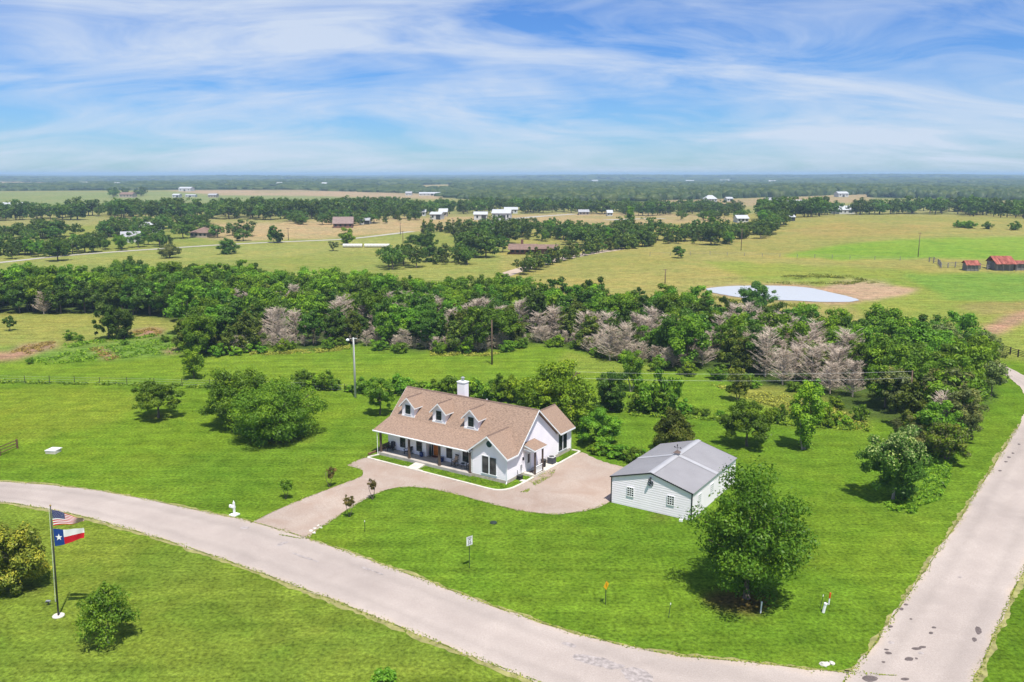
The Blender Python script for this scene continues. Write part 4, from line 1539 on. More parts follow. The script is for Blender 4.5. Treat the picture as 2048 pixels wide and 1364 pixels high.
def trunk_mesh(rs, C, h_fork, r0, stems=1, lean=.05, limbs=9, sides=7):
    mb = MB()
    zmax = float(np.max(C[:, 2]))
    cx, cyy = float(np.mean(C[:, 0])), float(np.mean(C[:, 1]))
    for s in range(stems):
        a = 2 * math.pi * s / max(1, stems) + rs.uniform(0, 1)
        off = 0 if stems == 1 else r0 * 1.3
        sp = 0 if stems == 1 else h_fork * .28
        p0 = Vector((off * math.cos(a), off * math.sin(a), -.12))
        p1 = Vector((p0.x + sp * .4 * math.cos(a) + rs.normal() * lean, p0.y + sp * .4 * math.sin(a) + rs.normal() * lean, h_fork * .55))
        p2 = Vector((p0.x + sp * math.cos(a) + cx * .2 + rs.normal() * lean, p0.y + sp * math.sin(a) + cyy * .2 + rs.normal() * lean, h_fork))
        p3 = Vector((p2.x * 1.1 + cx * .5, p2.y * 1.1 + cyy * .5, (h_fork + zmax) * .56))
        mb.tube([p0, Vector((p0.x, p0.y, .12)), p1, p2, p3], [r0 * 1.45, r0 * 1.05, r0 * .85, r0 * .7, r0 * .22], sides)
        idx = rs.choice(len(C), min(len(C), max(2, limbs // stems)), replace=False)
        for i in idx:
            q = Vector(C[i])
            st = p2.lerp(p3, rs.uniform(0, .6))
            md = st.lerp(q, .5) + Vector((0, 0, .12 * (q - st).length))
            mb.tube([st, md, q], [r0 * .36, r0 * .22, r0 * .06], 5)
    return mb


def tree_parts(root, seed, rx, rz, zc, form, leafm, leaf, barkm, n_clump, stems=1, r0=None, cover=2.4, maxleaf=26000, extra=None, fork=None, name='crown'):
    rs = np.random.RandomState(seed)
    C, Rd = crown_clumps(rs, rx, rz, zc, form, n_clump)
    area = 4 * math.pi * ((rx * rx) ** 1.6 / 3 + 2 * (rx * rz) ** 1.6 / 3) ** (1 / 1.6)
    cnt = int(min(maxleaf, cover * area / (leaf * leaf * .3)))
    v, q, t = leaf_cloud(rs, C, Rd, cnt, leaf)
    mats = [leafm]
    mi = np.zeros(len(q), int)
    if extra is not None:           # a second leaf or blossom material on part of the blades
        m2, test = extra
        cen = v.reshape(-1, 4, 3).mean(1)
        mi = test(cen, rs).astype(int)
        mats.append(m2)
    fk = fork if fork is not None else max(.25, zc - rz * .62)
    tm = trunk_mesh(rs, C, fk, r0 or max(.05, rx * .055), stems)
    tr_ = tm.obj('trunk', barkm, root, smooth=True)
    cr_ = link(name, numpy_mesh('crown', v, q, mats, mi, t), root)
    KIDS[root.name] = [tr_, cr_]
    return root


def place_tree(name, label, cat, px, base_y, x0, x1, top, bot, form, leafm, leaf=.24, barkm=None, n=30, stems=1, cover=2.4, maxleaf=26000, seed=0, r0=None, extra=None, group=None, fork=None):
    b = G(px, base_y)
    k = mpp(b)
    rx = (x1 - x0) / 2 * k
    th = math.atan2(EYE, b.y)
    sv = (bot - top) / 2 * k
    rz2 = sv * sv - (rx * math.sin(th)) ** 2
    rz = math.sqrt(max(rz2, (rx * .42) ** 2)) / math.cos(th)
    zc = vheight(b, (top + bot) / 2)
    zc = max(zc, rz * .80)
    if form == 'umbrella':
        zt = zc + rz
        zb = max(zc - rz, .30 * zt)
        rz = (zt - zb) / 1.42
        zc = zb + .44 * rz
    b2 = Vector((b.x, b.y, b.z))
    t = thing(name, label, cat, b2, 0, group)
    tree_parts(t, seed or int(px * 7 + base_y), rx * .97, rz * 1.0, zc, form, leafm, leaf, barkm or M_BARK, n, stems, r0, cover, maxleaf, extra, fork)
    cx = ((x0 + x1) / 2 - px) * k            # crown set off the stem where the photo shows it so
    for c in KIDS[t.name]:
        if c.name.startswith('crown'):
            c.location.x = cx * .8
    return t


TREE = place_tree
TREE('shade_tree', 'large dense green tree on the front lawn near the road corner', 'tree', 1493, 1196, 1386, 1614, 948, 1184, 'round', L_SHADE, .24, M_BARK, 70, 1, 1.9, 42000, r0=.26, fork=1.7)
TREE('shade_tree', 'small spreading tree alone on the left lawn', 'tree', 317, 835, 268, 366, 757, 822, 'umbrella', L_MID, .26, M_BARK, 26, 1, 2.2)
TREE('round_tree', 'large rounded tree with foliage to the ground left of the house', 'tree', 565, 876, 462, 637, 760, 884, 'round', L_MID, .25, M_BARK, 70, 2, 3.0, 36000)
TREE('round_tree', 'rounded tree half hidden behind the large one left of the house', 'tree', 470, 850, 414, 545, 738, 856, 'round', L_MID, .26, M_BARK, 56, 2, 2.8)
TREE('lawn_tree', 'small neat tree beside the grey utility pole', 'tree', 760, 829, 728, 790, 757, 815, 'round', L_MID, .22, M_BARK, 22, 1, 2.4)
TREE('shade_tree', 'large bright leafy tree behind the right end of the house', 'tree', 1130, 852, 1020, 1200, 724, 852, 'round', L_BRIGHT, .34, M_BARK, 50, 2, 2.6)
TREE('shade_tree', 'many-stemmed low tree right of the rear wing of the house', 'tree', 1200, 889, 1150, 1246, 818, 874, 'umbrella', L_MID, .22, M_BARK, 28, 3, 2.4)
TREE('thicket_tree', 'dark bushy tree behind the house next to the bright leafy tree', 'tree', 1222, 820, 1185, 1262, 738, 822, 'round', L_DARK, .26, M_BARK, 28, 2, 2.5)
TREE('slender_tree', 'tall slender two-stemmed tree in the meadow behind the house', 'tree', 1263, 783, 1236, 1296, 700, 768, 'vase', L_MID, .24, M_BARK_PALE, 18, 2, 1.8)
TREE('juniper', 'dense cone-shaped juniper rising behind the metal shop', 'tree', 1345, 905, 1295, 1395, 816, 906, 'cone', L_JUN, .22, M_BARK, 44, 1, 2.7)
TREE('lawn_tree', 'rounded lawn tree behind the metal shop with dark trunk', 'tree', 1493, 892, 1440, 1544, 804, 880, 'umbrella', L_MID, .23, M_BARK, 34, 1, 2.4)
TREE('lawn_tree', 'bright upright tree with two pale trunks right of the shop', 'tree', 1606, 898, 1568, 1652, 768, 884, 'vase', L_BRIGHT, .24, M_BARK_PALE, 30, 2, 2.4, r0=.13)
TREE('flowering_tree', 'dark tree topped with cream blossom at the edge of the right lawn', 'tree', 1786, 998, 1728, 1846, 846, 992, 'round', L_DARK, .24, M_BARK_PALE, 42, 1, 2.7,
     extra=(L_CREAM, lambda c, rs: (c[:, 2] > 5.0 + rs.normal(size=len(c)) * .5) & (rs.random(len(c)) < .42)))
TREE('ornamental_tree', 'golden olive tree at the left edge beside the flagpole', 'tree', 42, 1176, -30, 98, 1036, 1182, 'round', L_GOLD, .22, M_BARK, 40, 1, 2.6, extra=(L_OLIVE, lambda c, rs: rs.random(len(c)) < .45))
TREE('young_tree', 'young leafy green tree on the near lawn right of the flagpole', 'tree', 217, 1286, 158, 276, 1156, 1276, 'cone', L_MID, .17, M_BARK_PALE, 40, 1, 1.25, r0=.06, extra=(L_MID, lambda c, rs: rs.random(len(c)) < .6))
TREE('shrub', 'small leafy shrub cut off by the bottom edge of the picture', 'shrub', 770, 1366, 742, 801, 1336, 1372, 'round', L_MID, .15, M_BARK, 16, 2, 2.2)
for px, by, x0, x1, tp, bt, lm_, lb in ((572, 998, 559, 591, 956, 984, L_MID, 'thin sapling farthest left beside the driveway'), (659, 974, 652, 678, 932, 956, L_RED, 'thin sapling on the left verge nearest the porch'),
                                         (745, 999, 736, 757, 958, 982, L_RED, 'bronze-leaved sapling in the curve of the driveway'), (699, 1034, 684, 714, 989, 1014, L_RED, 'bronze sapling with several stems on the right verge of the driveway')):
    TREE('sapling', lb, 'sapling', px, by, x0, x1, tp, bt, 'vase', lm_, .15, M_BARK, 10, 2, 1.3, r0=.03, group='saplings along the driveway')
TREE('field_tree', 'small ivy-covered tree in the meadow beyond the wire fence', 'tree', 388, 757, 368, 412, 697, 757, 'column', L_BRIGHT, .24, M_BARK, 20, 1, 2.4)
TREE('field_tree', 'ragged young tree standing where the wires cross the meadow', 'tree', 1476, 802, 1452, 1497, 734, 794, 'column', L_OLIVE, .24, M_BARK, 16, 2, 2.0)
TREE('field_tree', 'lone small tree in the left pasture', 'tree', 20, 661, 9, 34, 632, 657, 'round', L_DARK, .32, M_BARK, 12, 1, 2.2)
TREE('field_tree', 'dark leaning tree left of the pair in the left pasture', 'tree', 218, 678, 188, 240, 606, 676, 'round', L_DARK, .34, M_BARK, 22, 1, 2.4)
TREE('field_tree', 'dark bushy tree right of the pair in the left pasture', 'tree', 247, 678, 226, 270, 612, 680, 'round', L_DARK, .34, M_BARK, 20, 2, 2.4)
TREE('juniper', 'tall green juniper at the left end of the woodland front', 'tree', 398, 712, 362, 434, 620, 712, 'column', L_MID, .32, M_BARK, 30, 1, 2.6)
TREE('pond_tree', 'round dark tree standing in front of the pond', 'tree', 1512, 634, 1477, 1549, 560, 630, 'round', L_BLUE, .34, M_BARK, 30, 1, 2.6)
TREE('field_tree', 'lone round tree in the pasture left of the pond hill', 'tree', 1356, 516, 1344, 1371, 492, 513, 'round', L_DARK, .45, M_BARK, 12, 1, 2.4)
TREE('oak', 'large spreading oak beside the far lane at left', 'tree', 116, 522, 92, 141, 475, 518, 'round', L_DARK, .5, M_BARK, 24, 1, 2.4)
TREE('field_tree', 'pale loose tree above the woodland left of centre', 'tree', 340, 516, 318, 361, 487, 514, 'round', L_GREY, .45, M_BARK, 18, 1, 2.0)
TREE('oak', 'round dark oak alone in the far left meadow', 'tree', 456, 508, 436, 476, 477, 506, 'round', L_DARK, .5, M_BARK, 20, 2, 2.4)
TREE('field_tree', 'dark field tree left of a pair behind the far lane', 'tree', 548, 485, 534, 560, 448, 484, 'cone', L_DARK, .55, M_BARK, 16, 1, 2.4)
TREE('field_tree', 'dark field tree right of a pair behind the far lane', 'tree', 558, 486, 548, 570, 458, 486, 'round', L_DARK, .55, M_BARK, 14, 1, 2.4)
TREE('field_tree', 'small pale tree left of the white hay bales', 'tree', 666, 502, 656, 680, 482, 498, 'round', L_GREY, .45, M_BARK, 10, 2, 1.8)
TREE('field_tree', 'bright bushy tree behind the white hay bales', 'tree', 692, 489, 678, 712, 456, 488, 'round', L_BRIGHT, .5, M_BARK, 18, 1, 2.4)
TREE('oak', 'spreading oak with bare trunk above the centre woodland', 'tree', 846, 505, 814, 876, 467, 500, 'umbrella', L_DARK, .45, M_BARK, 26, 2, 2.4)
TREE('oak', 'round oak in front of the spreading one above the centre woodland', 'tree', 866, 523, 842, 893, 490, 522, 'round', L_BLUE, .45, M_BARK, 24, 1, 2.4)
TREE('poplar', 'tall narrow poplar rising above the far tree line', 'tree', 1260, 454, 1249, 1271, 414, 453, 'column', L_MID, .7, M_BARK, 16, 1, 2.4)
TREE('thicket_tree', 'bushy grey-green tree at the near corner of the roadside thicket', 'tree', 1818, 905, 1770, 1856, 838, 905, 'round', L_GREY, .26, M_BARK, 26, 2, 2.4)
TREE('thicket_tree', 'yellow-green tree in the thicket behind the blossoming tree', 'tree', 1835, 895, 1795, 1870, 828, 890, 'round', L_GOLD, .26, M_BARK, 22, 1, 2.4, extra=(L_BRIGHT, lambda c, rs: rs.random(len(c)) < .65))
TREE('thicket_tree', 'leafy green tree at the front tip of the roadside thicket', 'tree', 1893, 922, 1845, 1935, 838, 922, 'round', L_BRIGHT, .26, M_BARK, 30, 2, 2.5, extra=(L_GREY, lambda c, rs: rs.random(len(c)) < .4))
TREE('thicket_tree', 'grey leafy tree with bare boughs beside the road bend', 'tree', 1920, 880, 1870, 1965, 780, 880, 'round', L_GREY, .28, M_BARK, 32, 2, 2.2)

# ------------------------------------------------------------------ repeated trees: one of each kind, then copies
TREECOUNT = {}


def proto(kind, seed, form, leafm, leaf, rx, rz, zc, n, cover, barkm=None, stems=1, maxleaf=5000):
    r = link('tree', None)
    tree_parts(r, seed, rx, rz, zc, form, leafm, leaf, barkm or M_BARK, n, stems, None, cover, maxleaf)
    return r


def dead_proto(seed, h=6.2, rx=2.7):
    """bare dead juniper: a leaning stem with upswept, forking branches"""
    rs = np.random.RandomState(seed)
    r = link('tree', None)
    tb_ = MB().tube([(0, 0, -.1), (rs.normal() * .1, rs.normal() * .1, h * .4), (rs.normal() * .2, rs.normal() * .2, h)], [.14, .1, .02], 6)
    tr_ = tb_.obj('trunk', M_DEADWOOD, r)
    segs = []
    for k in range(120):
        z = h * (.08 + .88 * rs.random())
        a = rs.uniform(0, 6.283)
        ln = rx * (1.0 - .62 * (z / h) ** 1.6) * rs.uniform(.45, 1.1)
        p = np.array([0, 0, z])
        d = np.array([math.cos(a), math.sin(a), rs.uniform(.15, .6)])
        pts = [p]
        for s_ in range(3):
            p = p + d * ln / 3
            d = d + np.array([rs.normal() * .15, rs.normal() * .15, .18])
            pts.append(p)
        for s_ in range(3):
            segs.append((pts[s_], pts[s_ + 1], .05 - .012 * s_, .038 - .012 * s_))
        for m_ in range(13):
            f = rs.uniform(.25, 1)
            i = min(2, int(f * 3))
            q = pts[i] + (pts[i + 1] - pts[i]) * (f * 3 - i)
            a2 = a + rs.normal() * .9
            l2 = rs.uniform(.25, .75)
            e = q + np.array([math.cos(a2) * l2, math.sin(a2) * l2, rs.uniform(.0, .6) * l2 + .1])
            segs.append((q, e, .026, .008))
    A = np.array([s_[0] for s_ in segs])
    B = np.array([s_[1] for s_ in segs])
    ra = np.array([s_[2] for s_ in segs])[:, None]
    rb = np.array([s_[3] for s_ in segs])[:, None]
    d = B - A
    d /= np.linalg.norm(d, axis=1)[:, None] + 1e-9
    u = np.cross(d, rs.normal(size=d.shape))
    u /= np.linalg.norm(u, axis=1)[:, None]
    w = np.cross(d, u)
    vs = []
    for k in range(3):
        c, s_ = math.cos(k * 2.094), math.sin(k * 2.094)
        o_ = u * c + w * s_
        vs.append((A + o_ * ra, B + o_ * rb))
    n = len(segs)
    verts = np.stack([vs[0][0], vs[0][1], vs[1][0], vs[1][1], vs[2][0], vs[2][1]], 1).reshape(-1, 3)
    base = np.arange(n)[:, None] * 6
    q = np.concatenate([base + np.array([[0, 1, 3, 2]]), base + np.array([[2, 3, 5, 4]]), base + np.array([[4, 5, 1, 0]])], 0)
    br = link('branches', numpy_mesh('branches', verts, q, [M_DEADWOOD]), r)
    KIDS[r.name] = [tr_, br]
    return r


PROTO = {
    'oak': [proto('oak', 11 + i, 'round', L_DARK, .42, 3.3, 2.9, 4.4, 22, 2.3) for i in range(3)],
    'elm': [proto('elm', 31 + i, 'round', L_MID, .42, 3.2, 3.1, 4.6, 20, 2.2) for i in range(3)],
    'hack': [proto('hack', 51 + i, 'vase', L_BRIGHT, .40, 2.9, 3.2, 4.6, 18, 2.2) for i in range(3)],
    'jun': [proto('jun', 71 + i, 'cone', L_JUN, .36, 2.3, 3.3, 3.5, 26, 2.4) for i in range(3)],
    'grey': [proto('grey', 91 + i, 'round', L_GREY, .40, 2.8, 2.6, 4.0, 18, 2.0) for i in range(2)],
    'dead': [dead_proto(101 + i) for i in range(4)],
    'shrub': [proto('shrub', 121 + i, 'round', L_MID, .26, 1.5, 1.1, 1.05, 14, 2.3, stems=2, maxleaf=2500) for i in range(3)],
    'shrub2': [proto('shrub2', 131 + i, 'round', L_BRIGHT, .26, 1.4, 1.0, .95, 12, 2.2, stems=2, maxleaf=2500) for i in range(2)],
    'far': [proto('far', 141 + i, 'round', L_FAR, 1.1, 5.6, 4.0, 5.4, 14, 2.0, maxleaf=900) for i in range(4)],
    'farj': [proto('farj', 151 + i, 'cone', L_JUN, .8, 2.6, 3.2, 3.4, 14, 2.2, maxleaf=700) for i in range(2)],
}
PROTO_ROOTS = [p for v in PROTO.values() for p in v]


def put(kind, loc, s, label, cat, group, rg, name='tree', sz=None):
    p = rg.choice(PROTO[kind])
    sxy = s * rg.uniform(.88, 1.12)
    o = copy_tree(p, loc, rg.uniform(0, 6.283), (sxy, sxy, (sz or s) * rg.uniform(.9, 1.1)), label, group)
    o.name = name
    o['category'] = cat
    TREECOUNT[name] = TREECOUNT.get(name, 0) + 1
    return o


# dead junipers where the photo shows them: crown centre row, column
rgf = random.Random(3)
DEAD = [(500, 606), (540, 598), (572, 600), (470, 612), (592, 652), (560, 660), (548, 652), (676, 636), (690, 628), (745, 622), (766, 612), (790, 622), (812, 610), (846, 612), (878, 628), (905, 640), (955, 628), (975, 622), (995, 630), (1040, 640), (1065, 628),
        (1108, 650), (1078, 652), (1195, 656), (1245, 640), (1290, 672), (1220, 690), (1250, 690), (1302, 660), (1390, 690), (1405, 700), (1468, 646), (1490, 654), (1512, 668), (1536, 690), (1556, 706), (1580, 674), (1600, 712), (1626, 690), (1650, 716), (1676, 738), (1690, 720), (1560, 660), (1612, 654), (88, 602), (1835, 745), (1880, 835), (1540, 668), (1570, 690), (1605, 680), (1640, 700), (1520, 648), (1590, 728), (1660, 752), (1705, 758), (1625, 735), (730, 640), (755, 645), (800, 640), (825, 632), (1440, 668), (1420, 690), (1335, 668), (520, 612), (555, 606), (590, 604), (610, 598), (775, 628), (835, 622), (860, 615), (890, 618), (935, 632), (1012, 636), (1170, 660), (1215, 668), (1270, 668), (1455, 655), (1500, 690), (1530, 720), (1565, 735), (1610, 700), (1665, 725)]
dead_pos = []
for x, y in DEAD:
    b = G(x, y + 26 + (y - 600) * .06)
    dead_pos.append((b.x, b.y))
    zone = next(z_ for x_, z_ in ((300, 'at the left end of the woodland'), (530, 'left of the woodland centre'), (620, 'at the notch left of the grey utility pole'), (720, 'above the grey utility pole'), (800, 'right of the grey utility pole'), (870, 'left of the chimney'), (930, 'above the chimney'), (1010, 'by the brown utility pole'), (1130, 'right of the brown utility pole'), (1260, 'above the slender two-stemmed tree'), (1340, 'in the front edge behind the shop'), (1440, 'left of the ragged wire-side tree'), (1530, 'below the pond tree'), (1600, 'above the two-trunked tree'), (1750, 'at the right end of the dead stand'), (9999, 'in the thicket by the road')) if x < x_)
    put('dead', b, rgf.uniform(.78, 1.1), 'bare pale dead juniper ' + ('high ' if y < 640 else 'low ') + zone, 'dead tree', 'dead junipers in the woodland belt', rgf, 'dead_juniper')
# the woodland belt
FW = [G(*p) for p in FOREST]
fx = [(p.x, p.y) for p in FW]
xs = [p[0] for p in fx]
ys = [p[1] for p in fx]
pts = []
gstep = 4.5
yy = min(ys)
while yy < max(ys):
    xx = min(xs)
    while xx < max(xs):
        x, y = xx + rgf.uniform(-.45, .45) * gstep, yy + rgf.uniform(-.45, .45) * gstep
        if pip(np.array([x]), np.array([y]), fx)[0] and all(not (abs(x - a) < 1.9 and -4.0 < y - b < 1.6) for a, b in dead_pos):
            pts.append((x, y))
        xx += gstep
    yy += gstep
WL = {'oak': ('dark rounded oak crowded into the woodland belt behind the house', 'dark oaks of the woodland belt', 'woodland_oak'),
      'elm': ('mid-green elm crowded into the woodland belt behind the house', 'green elms of the woodland belt', 'woodland_elm'),
      'hack': ('bright yellow-green tree crowded into the woodland belt behind the house', 'bright trees of the woodland belt', 'woodland_hackberry'),
      'jun': ('olive living juniper in the woodland belt behind the house', 'living junipers of the woodland belt', 'woodland_juniper'),
      'grey': ('grey-green bushy tree in the woodland belt beside the road', 'grey-green trees of the woodland belt', 'woodland_tree')}
for x, y in pts:
    px, py = PX(x, y, float(hgt(x, y)))
    px, py = float(px), float(py)
    n = math.sin(x * .055 + 1.2) + math.sin(y * .08 + x * .03 + .4)
    front = py - np.interp(px, [0, 350, 370, 700, 1000, 1130, 1400, 1600, 1720, 1900], [628, 640, 705, 690, 700, 690, 742, 780, 836, 915])
    u = rgf.random()
    if front > -26 and px > 360:
        kind = 'jun' if u < .55 else ('elm' if u < .8 else 'oak')
        if px > 1740:
            kind = 'grey' if u < .35 else ('elm' if u < .6 else ('hack' if u < .8 else 'jun'))
    else:
        kind = ('oak' if u < .40 else 'elm' if u < .72 else 'hack' if u < .90 else 'jun') if n > 0 else ('hack' if u < .34 else 'elm' if u < .74 else 'oak')
        if px < 350:
            kind = 'oak' if u < .58 else ('elm' if u < .86 else 'hack')
        if px > 1600 and u > .75:
            kind = 'grey'
    s = rgf.uniform(.72, 1.12) * (1.12 if px < 400 else 1.03) * (.95 if px > 1500 else 1)
    lb, gp, nm = WL[kind]
    row = 'in the front row' if front > -22 else ('in the middle' if front > -52 else 'at the back')
    zone = next(z_ for x_, z_ in ((190, 'at the far left end'), (360, 'above the left pasture'), (530, 'left of centre'), (700, 'left of the grey pole'), (860, 'beyond the grey pole'), (1000, 'behind the chimney'), (1160, 'behind the house roof'), (1330, 'above the bright tree'), (1480, 'left of the pond tree'), (1650, 'below the pond'), (1800, 'right of the pond'), (9999, 'beside the road bend')) if px < x_)
    lb = ('tall ' if s > 1.02 else 'small ' if s < .84 else '') + {'oak': 'dark oak ', 'elm': 'mid-green elm ', 'hack': 'bright yellow-green tree ', 'jun': 'olive juniper ', 'grey': 'grey-green tree '}[kind] + row + ' of the woodland ' + zone
    put(kind, (x, y, float(hgt(x, y))), s, lb, 'tree', gp, rgf, nm)
# shrub skirt along the woodland front and the old fence line behind the house
FRONT = [(368, 712), (440, 716), (520, 706), (640, 700), (720, 692), (760, 702), (860, 708), (960, 711), (1050, 698), (1130, 696), (1200, 718), (1300, 738), (1400, 752), (1500, 776), (1560, 784), (1640, 796), (1700, 835), (1750, 856)]
for (xa, ya), (xb, yb) in zip(FRONT, FRONT[1:]):
    for k in range(max(2, int((xb - xa) / 22))):
        if rgf.random() < .7:
            t = rgf.random()
            b = G(xa + (xb - xa) * t, ya + (yb - ya) * t + rgf.uniform(-5, 1))
            put(rgf.choice(['shrub', 'shrub2', 'shrub']), b, rgf.uniform(.6, 1.15), ('bright' if k % 2 else 'dark') + ' low shrub along the woodland front ' + ('left of the grey pole' if b.x < -25 else 'behind the house' if b.x < 0 else 'above the bright tree' if b.x < 25 else 'behind the shop' if b.x < 45 else 'near the roadside thicket'), 'shrub', 'shrubs skirting the woodland', rgf, 'woodland_shrub')
for k in range(46):
    x = 470 + k * 20 + rgf.uniform(-6, 6)
    y = float(np.interp(x, [p[0] for p in FRONT], [p[1] for p in FRONT])) - rgf.uniform(3, 13)
    zone = next(z_ for x_, z_ in ((620, 'left of the grey pole'), (780, 'beyond the grey pole'), (930, 'left of the chimney'), (1060, 'by the brown pole'), (1240, 'above the bright tree'), (9999, 'behind the shop')) if x < x_)
    put('dead', G(x, y), rgf.uniform(.38, .62), ('low' if k % 2 else 'thin') + ' bare greyish brush on the woodland edge ' + zone, 'brush', 'bare brush along the woodland edge', rgf, 'bare_brush')
HEDGE = [(602, 772, 1.0), (618, 776, 1.1), (634, 778, 1.2), (650, 779, 1.15), (668, 780, .9), (700, 783, .6), (722, 784, .9), (738, 785, 1.3), (790, 787, 1.2), (806, 788, 1.2), (822, 789, 1.1), (842, 790, 1.1), (860, 791, 1.2), (880, 792, 1.2), (902, 793, 1.2), (945, 796, 1.4),
         (965, 798, 1.5), (985, 799, 1.5), (1005, 800, 1.5), (1025, 802, 1.5), (1045, 806, 1.3), (1275, 822, 1.3), (1292, 824, 1.1), (1314, 826, 1.4), (1332, 826, 1.3), (1362, 829, .9), (1390, 830, .55), (1412, 832, .5), (1440, 834, .5), (1540, 842, .8), (1560, 844, .9), (1640, 848, 1.1), (1655, 850, 1.2), (1690, 852, .8)]
for x, y, s in HEDGE:
    zone = next(z_ for x_, z_ in ((690, 'between the round trees and the grey pole'), (760, 'at the foot of the grey pole'), (920, 'left of the chimney'), (1100, 'right of the chimney'), (1345, 'right of the rear wing'), (1480, 'behind the juniper'), (9999, 'right of the lawn trees')) if x < x_)
    put(rgf.choice(['shrub', 'shrub', 'shrub2']), G(x, y), s * .92, ('low ' if s < 1 else 'bushy ' if s < 1.25 else 'tall ') + 'green shrub in the fence line ' + zone, 'shrub', 'shrubs of the overgrown fence line', rgf, 'fence_line_shrub', sz=s * rgf.uniform(.8, 1.25))
for x, y, s in ((1330, 825, 2.0), (1290, 822, 1.5)):
    put('shrub', G(x, y), s * .8, 'tall dark bush in the fence line right of the house', 'bush', 'tall bushes in the fence line', rgf, 'tall_bush', sz=s * 1.3)
for k in range(9):
    x = 1196 + k * 11
    put(rgf.choice(['shrub', 'shrub2']), G(x, 905 + k * 2.6), rgf.uniform(.62, .8), 'leafy shrub of the low hedge between gravel yard and shop', 'shrub', 'low hedge left of the metal shop', rgf, 'hedge_shrub')
for x, y, s in ((140, 680, .9), (160, 683, .6), (60, 728, .5), (250, 690, .5), (330, 684, .6), (1500, 645, .9)):
    put('shrub', G(x, y), s, 'small bush on the brushy bank of the left pasture', 'bush', 'bushes on the brushy bank', rgf, 'bank_bush')

# row of small trees along the dirt drive and the belts around the ranch house
for k in range(16):
    t = k / 15
    x, y = 1046 + (1244 - 1046) * t, 549 + (497 - 549) * t - 7 * math.sin(t * 3.14)
    put('farj' if k % 3 else 'far', G(x, y), (1.0 if k % 3 else .52) * rgf.uniform(.85, 1.1), 'small dark tree in the drive row, ' + ('near end' if t < .25 else 'near half' if t < .5 else 'far half' if t < .75 else 'far end'), 'tree', 'row of trees along the dirt drive', rgf, 'drive_tree')


def belt(poly, n, kinds, smin, smax, label, group, name, seed, cat='tree'):
    rg = random.Random(seed)
    c = 0
    tries = 0
    pl = np.array(poly, float)
    while c < n and tries < n * 60:
        tries += 1
        x, y = rg.uniform(pl[:, 0].min(), pl[:, 0].max()), rg.uniform(pl[:, 1].min(), pl[:, 1].max())
        if not pip(np.array([x]), np.array([y]), poly)[0]:
            continue
        zs = rg.uniform(smin, smax)
        f = (x - pl[:, 0].min()) / (pl[:, 0].max() - pl[:, 0].min())
        lb = ('tall ' if zs > smin + .72 * (smax - smin) else 'small ' if zs < smin + .28 * (smax - smin) else '') + label.replace('small ', '').replace('large ', '')
        if n > 20:
            k = min(5, int(f * 6))
            lb += ', ' + ('its left end', 'left part', 'left of its middle', 'right of its middle', 'right part', 'its right end')[k]
        put(rg.choice(kinds), G(x, y), zs, lb, cat, group, rg, name)
        c += 1


belt([(755, 532), (830, 520), (930, 524), (980, 520), (960, 530), (850, 536), (780, 542)], 12, ['farj', 'far'], .55, .8, 'small tree in the clump above the centre woodland', 'clump above the centre woodland', 'clump_tree', 1)
belt([(900, 500), (960, 480), (1040, 470), (1020, 490), (1000, 512), (950, 518)], 24, ['far', 'far', 'oak'], .7, 1.1, 'spreading oak in the grove left of the brown ranch house', 'oak grove by the ranch house', 'grove_oak', 2)
belt([(900, 468), (1100, 466), (1300, 470), (1480, 468), (1560, 462), (1510, 486), (1400, 492), (1280, 496), (1240, 500), (1180, 496), (1100, 484), (1000, 478)], 150, ['far', 'far', 'farj', 'elm', 'farj'], .65, 1.0, 'dark tree in the belt behind the brown ranch house', 'tree belt behind the ranch house', 'belt_tree', 3)
belt([(820, 466), (870, 464), (960, 464), (1000, 468), (960, 474), (830, 472)], 26, ['farj'], .9, 1.25, 'dark conifer in the short hedge row of the straw fields', 'conifer row in the straw fields', 'row_conifer', 4)
belt([(-60, 500), (0, 505), (120, 500), (170, 484), (240, 490), (330, 488), (340, 496), (200, 504), (60, 520), (-60, 532)], 60, ['far', 'elm', 'far'], .5, .85, 'tree in the belt beyond the far left lane', 'belt beyond the far left lane', 'lane_tree', 5)
belt([(-80, 470), (180, 468), (380, 452), (420, 446), (380, 478), (300, 478), (200, 474), (-80, 492)], 80, ['far'], .6, .95, 'dark tree around the white-roofed houses at left', 'trees around the white-roofed houses', 'house_grove_tree', 6)
belt([(-100, 442), (180, 440), (420, 438), (560, 440), (700, 436), (1000, 426), (1000, 418), (760, 420), (560, 424), (420, 424), (0, 432), (-100, 434)], 280, ['far'], .78, 1.3, 'large dark tree in the creek-side belt across the far valley', 'creek belt across the far valley', 'valley_tree', 7)
belt([(1000, 426), (1100, 428), (1300, 432), (1480, 434), (1480, 424), (1330, 420), (1150, 420), (1000, 416)], 120, ['far'], .75, 1.2, 'dark tree in the far belt right of the white barns', 'far belt right of the white barns', 'barn_belt_tree', 8)
belt([(1520, 428), (1700, 428), (1800, 424), (1880, 420), (2060, 428), (2120, 440), (1960, 434), (1820, 428), (1700, 432), (1530, 440)], 110, ['far'], .9, 1.4, 'dark tree on the crest of the far right pasture', 'trees on the far right crest', 'crest_tree', 9)
belt([(560, 438), (700, 436), (840, 432), (840, 440), (760, 448), (600, 450)], 48, ['far', 'farj'], .5, .85, 'small tree scattered in the straw field left of the white barns', 'scattered trees in the straw fields', 'straw_field_tree', 10)
belt([(1330, 436), (1500, 436), (1500, 444), (1340, 442)], 9, ['far'], .5, .75, 'small round tree in the far centre field', 'small trees in the far centre field', 'far_field_tree', 11)
belt([(1530, 436), (1590, 432), (1600, 444), (1530, 462), (1500, 470)], 16, ['far', 'elm'], .6, 1.0, 'tree around the white buildings at the left foot of the hill', 'trees at the foot of the pasture hill', 'hill_foot_tree', 12)
